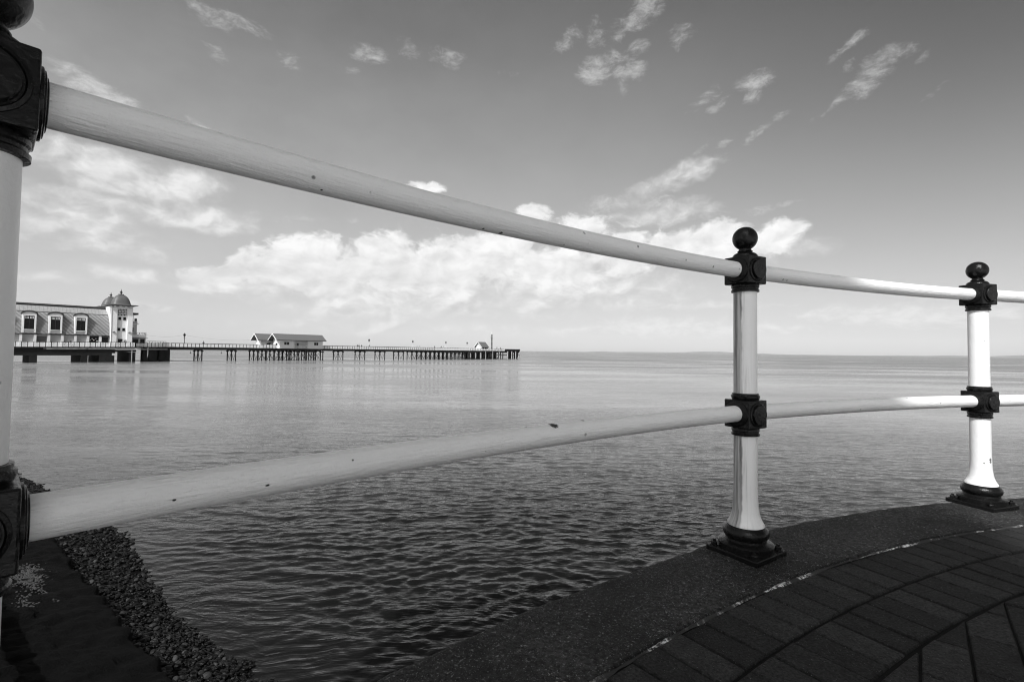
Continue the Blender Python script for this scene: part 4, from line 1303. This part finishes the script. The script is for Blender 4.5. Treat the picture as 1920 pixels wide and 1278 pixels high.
        m = MB(); m.lathe([(.58, 12.585), (.58, 12.70), (.16, 12.705), (.10, 12.95), (.30, 13.10), (.30, 13.2), (.12, 13.42), (.05, 13.75), (.001, 14.0)], 12); m.build("finial", MAT['dark'], Q)
        return Q
    tower(1, "front_tower"); tower(-1, "rear_tower")
    # seaward end: glazed ground floor, terrace, two balconies
    def E_(n_, t0, t1, w0, w1, z0, z1, mt):
        m = MB(); m.box(lx(t0), lx(t1), -w1, -w0, z0, z1); return m.build(n_, MAT[mt], T)
    E_("seaward_room", -16.17, -13.1, -4.5, 4.6, -.6, 1.85, 'pgrey')
    E_("seaward_roof", -16.17, -12.7, -5, 5.0, 1.851, 1.99, 'dark')
    E_("terrace_parapet", -16.17, -13.0, -4.7, 4.75, 1.991, 2.75, 'pwhite')
    for a, b in ((-15.7, -14.65), (-14.2, -13.35)):
        E_("window", a, b, 4.601, 4.65, -.1, 1.7, 'glass')
        E_("white_post", b + .12, b + .27, 4.601, 4.72, -.6, 1.85, 'pwhite')
    E_("upper_room", -16.17, -14.9, -4, 4.2, 2.751, 5.4, 'pgrey')
    E_("window", -16.1, -15.6, 4.201, 4.25, 3.6, 4.6, 'glass')
    E_("balcony_slab", -16.17, -14.55, -4.2, 4.45, 5.401, 5.55, 'pwhite')
    E_("balcony_parapet", -16.17, -14.85, -4.0, 4.3, 5.551, 6.2, 'pgrey')
    E_("balcony_rail", -16.1, -15.75, 4.1, 4.25, 6.201, 6.75, 'dark'); E_("balcony_rail", -15.45, -14.95, 4.1, 4.25, 6.201, 6.85, 'dark')
    E_("balcony_post", -15.95, -15.86, 4.1, 4.2, 6.751, 7.8, 'pwhite'); E_("balcony_post", -15.74, -15.65, 4.1, 4.2, 6.201, 7.8, 'pwhite')
    E_("balcony_roof", -16.17, -14.75, -4.2, 4.6, 7.801, 8.25, 'dark')
    # cut-out letters on the terrace parapet
    cu = bpy.data.curves.new("terrace_letters", 'FONT'); cu.body = "CATYRE"; cu.size = 1.0; cu.extrude = .05
    tmp = bpy.data.objects.new("tmp", cu); col.objects.link(tmp)
    bpy.context.view_layer.update()
    me = bpy.data.meshes.new_from_object(tmp.evaluated_get(bpy.context.evaluated_depsgraph_get()))
    bpy.data.objects.remove(tmp)
    me.name = "terrace_letters"; me.materials.clear(); me.materials.append(MAT['dark'])
    o = bpy.data.objects.new("terrace_letters", me); col.objects.link(o); o.parent = T
    xs = [v.co.x for v in me.vertices]; k = 2.0 / (max(xs) - min(xs))
    o.scale = (k, .9, 1); o.location = (lx(-15.0), -4.6, 2.755); o.rotation_euler = (R(90), 0, 0)

def frustum(hx0, hy0, hx1, hy1, z0, z1):
    V = [(-hx0, -hy0, z0), (hx0, -hy0, z0), (hx0, hy0, z0), (-hx0, hy0, z0), (-hx1, -hy1, z1), (hx1, -hy1, z1), (hx1, hy1, z1), (-hx1, hy1, z1)]
    return V, [(3, 2, 1, 0), (4, 5, 6, 7), (0, 1, 5, 4), (1, 2, 6, 5), (2, 3, 7, 6), (3, 0, 4, 7)]

def gable_hut(name, label, t, w, length, half, z0, zw, zr, over=.45, detail='long'):
    # origin at the landward end, axis along the pier; near side is local -y
    T = pthing(name, label, "shelter", t, w, z0, "white timber shelters on the pier")
    h = zw - z0; r = zr - z0
    body = MB()
    wall_end = [(-half, 0), (half, 0), (half, h), (0, r - .25), (-half, h)]
    if detail == 'long':
        # near side has a recessed porch between two rooms
        a, b = length * .33, length * .64
        body.prism(wall_end, 0, a, axis='x')
        m2 = MB(); m2.prism(wall_end, b, length, axis='x'); m2.build("wall", MAT['board'], T)
        m3 = MB(); m3.prism([(-half + 1.3, 0), (half, 0), (half, h), (0, r - .25), (-half + 1.3, h)], a, b, axis='x'); m3.build("porch_wall", MAT['board'], T)
        m4 = MB(); x_panel(m4, a + .1, (a + b) / 2 - .05, -half + .05, .05, 1.0); x_panel(m4, (a + b) / 2 + .05, b - .1, -half + .05, .05, 1.0); m4.build("porch_railing", MAT['pwhite'], T)
        m5 = MB(); m5.box(a + .05, b - .05, -half + .0, -half + .1, 1.02, 1.10); m5.build("porch_top_rail", MAT['dark'], T)
        m6 = MB(); m6.box(a + (b - a) * .33, a + (b - a) * .45, -half + 1.25, -half + 1.299, .1, 1.7); m6.build("door", MAT['glass'], T)
        for (x, ww) in ((a * .30, 1.5), (b + (length - b) * .42, 1.35)):
            f = MB(); f.box(x - .1, x + ww + .1, -half - .05, -half - .001, 1.05, 2.1); fo = f.build("window_frame", MAT['pwhite'], T)
            g = MB(); g.box(x, x + ww * .46, -half - .08, -half - .051, 1.15, 2.0); g.box(x + ww * .54, x + ww, -half - .08, -half - .051, 1.15, 2.0); g.build("pane", MAT['glass'], fo)
        f = MB(); f.box(-.06, -.001, -.9, .5, .9, 1.7); fo = f.build("window_frame", MAT['pwhite'], T)
        g = MB(); g.box(-.09, -.061, -.75, .35, 1.0, 1.6); g.build("pane", MAT['glass'], fo)
    else:
        body.prism(wall_end, 0, length, axis='x')
        g = MB(); g.box(length * .2, length * .36, -half - .04, -half - .001, .3, 1.7); g.build("door", MAT['glass'], T)
        g = MB(); g.box(length * .55, length * .8, -half - .04, -half - .001, .9, 1.6); g.build("window", MAT['glass'], T)
    body.build("wall", MAT['board'], T)
    # roof: two slabs
    ho = half + .75
    ze = h - (r - h) * (.75 / half) * .9
    th = .14
    for sgn, nm in ((-1, "roof"), (1, "roof")):
        q = MB()
        q.prism([(0, r), (sgn * ho, ze), (sgn * ho, ze + th), (0, r + th)] if sgn > 0 else [(0, r + th), (sgn * ho, ze + th), (sgn * ho, ze), (0, r)], -over - .9, length + over + .5, axis='x')
        q.build(nm, MAT['croof'], T)
        b = MB(); x = -over - .93
        b.prism([(0, r - .12), (sgn * ho * 1.02, ze - .14), (sgn * ho * 1.02, ze + th + .02), (0, r + th + .04)], x - .05, x + .02, axis='x'); b.build("bargeboard", MAT['pwhite'], T)
    m = MB(); m.box(-over - .7, length + over + .4, -ho - .1, -ho + .02, ze - .06, ze + .10); m.build("gutter", MAT['dark'], T)
    for sgn in (-1, 1):
        m = MB(); m.bar((-.02, sgn * (half - .2), ze + .25), (-over - .8, sgn * (half + .5), ze + .1), .06, n=4, smooth=False)
        m.build("eaves_bracket", MAT['dark'], T)
    m = MB(); m.box(length - .16, length, -half - .06, -half + .1, 0, h); m.build("corner_post", MAT['pwhite'], T)
    m = MB(); m.box(-.03, .14, -half - .06, -half + .1, 0, h); m.build("corner_post", MAT['pwhite'], T)
    return T

def build_lamps():
    spec = [(-4.13, "black cast iron lamp post on the pier nearest the domed pavilion", 'dark'),
            (53.4, "white lamp post with dark lantern beside a standing person on the pier", 'pwhite'),
            (73.2, "white lamp post with dark lantern where the dense piles begin", 'pwhite'),
            (90.6, "white lamp post with dark lantern above the middle of the dense piles", 'pwhite'),
            (103.1, "white lamp post with dark lantern just short of the small hut", 'pwhite')]
    for t, lab, mt in spec:
        T = pthing("lamp_post", lab, "lamp post", t, 2.9, DECK, "lamp posts along the pier")
        m = MB(); m.lathe([(.16, 0), (.16, .5), (.09, .6), (.08, 2.7), (.12, 2.75), (.12, 2.85), (.05, 2.9)], 10); m.build("post", MAT[mt], T)
        m = MB(); m.bar((-.35, 0, 2.6), (.35, 0, 2.6), .04, n=5); m.build("ladder_arm", MAT['dark'], T)
        m = MB(); m.lathe([(.10, 2.95), (.24, 3.05), (.30, 3.40), (.28, 3.44)], 8, smooth=False); m.build("lantern_glass", MAT['glass'], T)
        m = MB(); m.lathe([(.34, 3.445), (.30, 3.52), (.12, 3.68), (.06, 3.8), (.001, 3.9)], 8, smooth=False); m.build("lantern_cap", MAT['dark'], T)

def person(label, t, w, z, face, pose='stand', cloth='cloth_d', scale=1.0):
    T = pthing("person", label, "person", t, w, z, "people strolling on the pier")
    T.rotation_euler = (0, 0, PROT + face); T.scale = (scale,) * 3
    bm = bmesh.new(); sk = bm.verts.layers.skin.verify()
    if pose == 'sit':
        J = {'pel': (0, 0, .55, .16), 'wst': (0, -.02, .78, .14), 'chs': (0, -.02, 1.02, .17), 'nk': (0, .0, 1.20, .06), 'hd': (0, .02, 1.30, .09), 'hd2': (0, .03, 1.42, .085),
             'hl': (-.1, .02, .53, .10), 'kl': (-.12, .46, .52, .075), 'al': (-.12, .48, .10, .05), 'fl': (-.12, .62, .04, .05),
             'hr': (.1, .02, .53, .10), 'kr': (.12, .46, .52, .075), 'ar': (.12, .48, .10, .05), 'fr': (.12, .62, .04, .05),
             'sl': (-.19, 0, 1.10, .06), 'el': (-.25, .10, .84, .045), 'wl': (-.18, .34, .72, .035), 'sr': (.19, 0, 1.10, .06), 'er': (.25, .10, .84, .045), 'wr': (.18, .34, .72, .035)}
    else:
        st = .16 if pose == 'walk' else .04
        J = {'pel': (0, 0, .93, .15), 'wst': (0, 0, 1.12, .13), 'chs': (0, 0, 1.34, .16), 'nk': (0, 0, 1.50, .06), 'hd': (0, .02, 1.59, .09), 'hd2': (0, .02, 1.70, .085),
             'hl': (-.09, 0, .88, .10), 'kl': (-.10, st, .50, .07), 'al': (-.10, st * .6, .10, .05), 'fl': (-.10, st * .6 + .14, .04, .045),
             'hr': (.09, 0, .88, .10), 'kr': (.10, -st * .3, .50, .07), 'ar': (.10, -st * 1.6, .10, .05), 'fr': (.10, -st * 1.6 + .14, .04, .045),
             'sl': (-.19, 0, 1.43, .06), 'el': (-.24, -.04, 1.16, .045), 'wl': (-.25, .06, .92, .035), 'sr': (.19, 0, 1.43, .06), 'er': (.24, .04, 1.16, .045), 'wr': (.23, .16, .95, .035)}
    vs = {}
    for k_, (x, y, zz, r_) in J.items():
        v = bm.verts.new((x, y, zz)); v[sk].radius = (r_, r_ * .8); vs[k_] = v
    vs['pel'][sk].use_root = True
    for a, b in (('pel', 'wst'), ('wst', 'chs'), ('chs', 'nk'), ('nk', 'hd'), ('hd', 'hd2'), ('pel', 'hl'), ('hl', 'kl'), ('kl', 'al'), ('al', 'fl'), ('pel', 'hr'), ('hr', 'kr'), ('kr', 'ar'), ('ar', 'fr'),
                 ('chs', 'sl'), ('sl', 'el'), ('el', 'wl'), ('chs', 'sr'), ('sr', 'er'), ('er', 'wr')):
        bm.edges.new((vs[a], vs[b]))
    me = bpy.data.meshes.new("body"); bm.to_mesh(me); bm.free()
    me.materials.append(MAT[cloth])
    o = bpy.data.objects.new("body", me); col.objects.link(o); o.parent = T
    md = o.modifiers.new("skin", 'SKIN'); md.use_smooth_shade = True
    sd = o.modifiers.new("sub", 'SUBSURF'); sd.levels = 1; sd.render_levels = 1
    h = 1.70 if pose != 'sit' else 1.42
    m = MB(); m.lathe([(.001, .10), (.06, .085), (.098, .03), (.10, -.04), (.085, -.08)], 12, cy=.01, z=h); m.build("hair", MAT['dark'], T)
    return T
def build_people():
    S = [("two-tone dark figure leaning on the pier railing right of the black lamp post", .5, 2.8, DECK, 2.6, 'stand', 'cloth_d', 1.0),
         ("left figure of the small group walking between the long shelter and the white lamp", 49.0, 2.4, DECK, 1.4, 'walk', 'cloth_d', 1.0),
         ("middle figure of the small group walking between the long shelter and the white lamp", 49.9, 2.0, DECK, 1.5, 'walk', 'cloth_d', 1.05),
         ("right figure of the small group walking between the long shelter and the white lamp", 50.6, 2.6, DECK, -1.5, 'walk', 'cloth_d', .95),
         ("dark clothed person standing close beside the white lamp post", 53.7, 2.6, DECK, 3.0, 'stand', 'cloth_d', 1.05),
         ("person in pale clothing just right of the third lamp post", 75.6, 2.6, DECK, .4, 'stand', 'cloth_l', 1.0),
         ("person in pale clothing a little further out past the third lamp post", 76.9, 2.6, DECK, 1.4, 'walk', 'cloth_l', 1.0),
         ("dark dot-like person over the dense piles left of the fourth lamp post", 84.7, 2.6, DECK, 1.4, 'walk', 'cloth_d', 1.0),
         ("dark clothed person directly left of the fourth lamp post", 88.3, 2.6, DECK, 2.2, 'stand', 'cloth_d', 1.0),
         ("pale clothed person touching the fourth lamp post on its left", 89.6, 2.6, DECK, 2.2, 'stand', 'cloth_l', 1.0),
         ("dark figure standing at the open seaward side of the small hut", 116.9, 2.5, DECK, 1.0, 'stand', 'cloth_d', 1.05),
         ("dark figure sitting at the foot of the tall mast", 122.9, 2.9, DECK + .35, 1.0, 'sit', 'cloth_d', 1.1),
         ("dark figure standing right of the mast on the pier head", 125.4, 2.9, DECK, 1.8, 'stand', 'cloth_d', 1.0),
         ("left diner sitting on the deck in front of the pavilion wall", -28.35, 5.2, -.55, 0.6, 'sit', 'cloth_d', 1.05),
         ("right diner sitting on the deck in front of the pavilion wall", -27.35, 5.2, -.55, 3.5, 'sit', 'cloth_d', 1.05),
         ("person in white walking past the tower door", -18.0, 5.9, -.42, .8, 'walk', 'cloth_l', 1.0)]
    for s_ in S: person(*s_)
def build_misc():
    gable_hut("long_shelter", "long white timber shelter with grey roof and a railed porch on the near side", 20.6, 2.55, 14.0, 2.15, DECK + .002, 2.75, 4.22)
    gable_hut("short_shelter", "white gabled shelter standing behind and left of the long shelter", 17.6, -3.1, 8.0, 1.95, DECK + .002, 2.7, 4.20, detail='short')
    gable_hut("landing_hut", "small white hut with dark gable roof near the seaward end of the pier", 112.9, .6, 4.2, 1.75, DECK + .002, 2.0, 3.75, over=-.3, detail='short')
    # white windbreak screen between the shelters
    T = pthing("screen_fence", "bright white boarded screen left of the long shelter gable", "screen", 16.9, 3.0, DECK)
    m = MB(); m.box(0, 3.3, -.04, .04, .1, 1.15); m.build("board_panel", MAT['pwhite'], T)
    for x in (0, 1.65, 3.3):
        m = MB(); m.box(x - .06, x + .06, -.08, -.041, 0, 1.25); m.build("screen_post", MAT['pwhite'], T)
    # mast
    T = pthing("signal_mast", "tall dark lattice mast with white top and a crossarm beside the small hut", "mast", 122.4, 0, DECK)
    m = MB()
    for (x, y) in ((-.22, -.22), (.22, -.22), (.22, .22), (-.22, .22)): m.bar((x, y, 0), (x * .7, y * .7, 7.9), .075, n=5)
    for i in range(13):
        z = i * .6; k = 1 - .3 * z / 7.9; a = .22 * k
        m.bar((-a, -a, z), (a, -a, z + .6), .04, n=4, smooth=False); m.bar((a, a, z), (-a, a, z + .6), .04, n=4, smooth=False)
        m.bar((a, -a, z), (a, a, z + .6), .04, n=4, smooth=False); m.bar((-a, a, z), (-a, -a, z + .6), .04, n=4, smooth=False)
    tag(m.build("lattice_tower", MAT['dark'], T))
    m = MB(); m.lathe([(.20, 7.9), (.20, 9.0), (.10, 9.1)], 10); m.build("mast_top", MAT['pwhite'], T)
    m = MB(); m.bar((-1.15, 0, 5.95), (1.15, 0, 5.95), .06, n=5); m.bar((-1.0, 0, 6.9), (-.1, 0, 6.1), .035, n=4); m.build("crossarm", MAT['dark'], T)
    T = pthing("whip_aerial", "thin pale aerial rising above the roof of the small hut", "aerial", 117.6, .6, DECK)
    m = MB(); m.bar((0, 0, 0), (0, 0, 6.3), .05, .03, n=6); m.build("pole", MAT['pwhite'], T)
    m = MB(); m.lathe([(.001, 6.3), (.09, 6.36), (.09, 6.5), (.001, 6.56)], 8); m.build("tip", MAT['pwhite'], T)
    # overhead cable
    for k, (a, b, lab) in enumerate((((-13.2, 4.0, 2.9), (-4.13, 2.9, 3.1), "thin festoon cable from the pavilion terrace to the black lamp post"),
                      ((-4.13, 2.9, 3.1), (18.9, 2.6, 3.0), "thin festoon cable from the black lamp post to the long shelter"))):
        m = MB(); A = Vector(pw(*a)); Bp = Vector(pw(*b)); n = 14
        pts = [A.lerp(Bp, i / n) - Vector((0, 0, 1)) * (1.1 * 4 * (i / n) * (1 - i / n) * (.5 if k == 0 else 1)) for i in range(n + 1)]
        for i in range(n): m.bar(pts[i], pts[i + 1], .016, n=4, caps=False)
        tag(m.build("overhead_cable", MAT['dark']), lab, "cable", "festoon cables above the pier")
    # cafe tables and parasol in front of the tower
    def table(t, w, z, lab):
        T = pthing("cafe_table", lab, "table", t, w, z, "cafe tables on the pavilion deck")
        m = MB(); m.lathe([(.02, 0), (.25, .0), (.25, .03), (.03, .05), (.03, .70)], 12); m.build("pedestal", MAT['dark'], T)
        m = MB(); m.lathe([(.40, .70), (.40, .74)], 16); m.build("tabletop", MAT['pwhite'], T)
    table(-27.85, 5.3, -.56, "small round cafe table between the two diners before the pavilion wall")
    table(-22.6, 5.3, -.50, "small round cafe table before the pavilion window with globe lamps")
    T = pthing("arched_pergola", "small dark arched metal frame beside the tower door", "frame", -17.7, 6.0, -.42)
    m = MB()
    for y in (-.0, .9):
        pts = [(0, y, 0), (0, y, 1.6)] + [(.8 - .8 * math.cos(math.pi * i / 8), y, 1.6 + .35 * math.sin(math.pi * i / 8)) for i in range(9)] + [(1.6, y, 0)]
        for i in range(len(pts) - 1): m.bar(pts[i], pts[i + 1], .05, n=4, caps=False)
    m.build("hoops", MAT['dark'], T)
    m = MB(); m.box(0, 1.6, -.04, .94, 1.5, 1.58); m.build("shelf_bar", MAT['dark'], T)
    T = pthing("planter_bench", "low dark padded bench at the foot of the tower's right wing", "bench", -16.6, 5.6, -.40)
    m = MB(); m.lathe([(.1, .95), (.5, 1.0), (.72, 1.15), (.5, 1.32), (.1, 1.36)], 14, squash=.6); m.build("canvas_cover", MAT['dark'], T)
    m = MB(); m.box(-.35, .35, -.25, .25, 0, .96); m.build("base", MAT['pwhite'], T)
    T = pthing("cycle_barrier", "low dark metal barrier standing on the deck right of the pavilion", "barrier", -12.4, 2.6, -.32)
    m = MB(); m.bar((0, 0, 1.55), (4.2, 0, 1.55), .06, n=5)
    for i in range(8): m.bar((i * .6, 0, 0), (i * .6, 0, 1.55), .04, n=4)
    m.build("bars", MAT['dark'], T)
    # far coast
    def coast(name, az0, az1, dist, hs, lab):
        n = 160; A = np.linspace(R(az0), R(az1), n)
        hh = np.interp(np.linspace(0, 1, n), np.linspace(0, 1, len(hs)), hs) * (0.85 + .3 * fbm(np.linspace(0, 9, n), np.zeros(n), 3, 51))
        rows = []
        for k, (dr, hk) in enumerate(((0, 0), (.01, .55), (.04, 1.0), (.10, .9), (.16, 0))):
            rr = dist * (1 + dr)
            rows.append(np.stack([rr * np.sin(A), rr * np.cos(A), SEA - .5 + hh * hk * (1 + dr)], -1))
        o = grid_mesh(name, np.stack(rows, 1), MAT['hill'])
        tag(o, kind='structure')
    coast("hills", 8.6, 30.5, 17000, [0, 28, 10, 22, 26, 22, 30, 55, 60, 40, 25, 8, 0], "")
    coast("hills", 36.5, 60, 19000, [0, 20, 15, 38, 24, 60, 90, 130, 160, 220, 250, 260, 240], "")
build_pier()
build_pavilion()
build_misc()
build_lamps()
build_people()

def build_haze():
    m = MB(); m.box(-20000, 20000, -1500, 22000, SEA - 3, 700)
    mt = bpy.data.materials.new("sea_haze"); mt.use_nodes = True
    t = NT(mt.node_tree); out = t.n('ShaderNodeOutputMaterial'); vol = t.n('ShaderNodeVolumePrincipled')
    vol.inputs['Color'].default_value = (.92, .92, .92, 1)
    vol.inputs['Anisotropy'].default_value = -.25
    vol.inputs['Density'].default_value = HAZE
    t.t.links.new(vol.outputs[0], out.inputs['Volume'])
    tag(m.build("haze", mt), kind='stuff')
HAZE = 3.0e-5
build_haze()
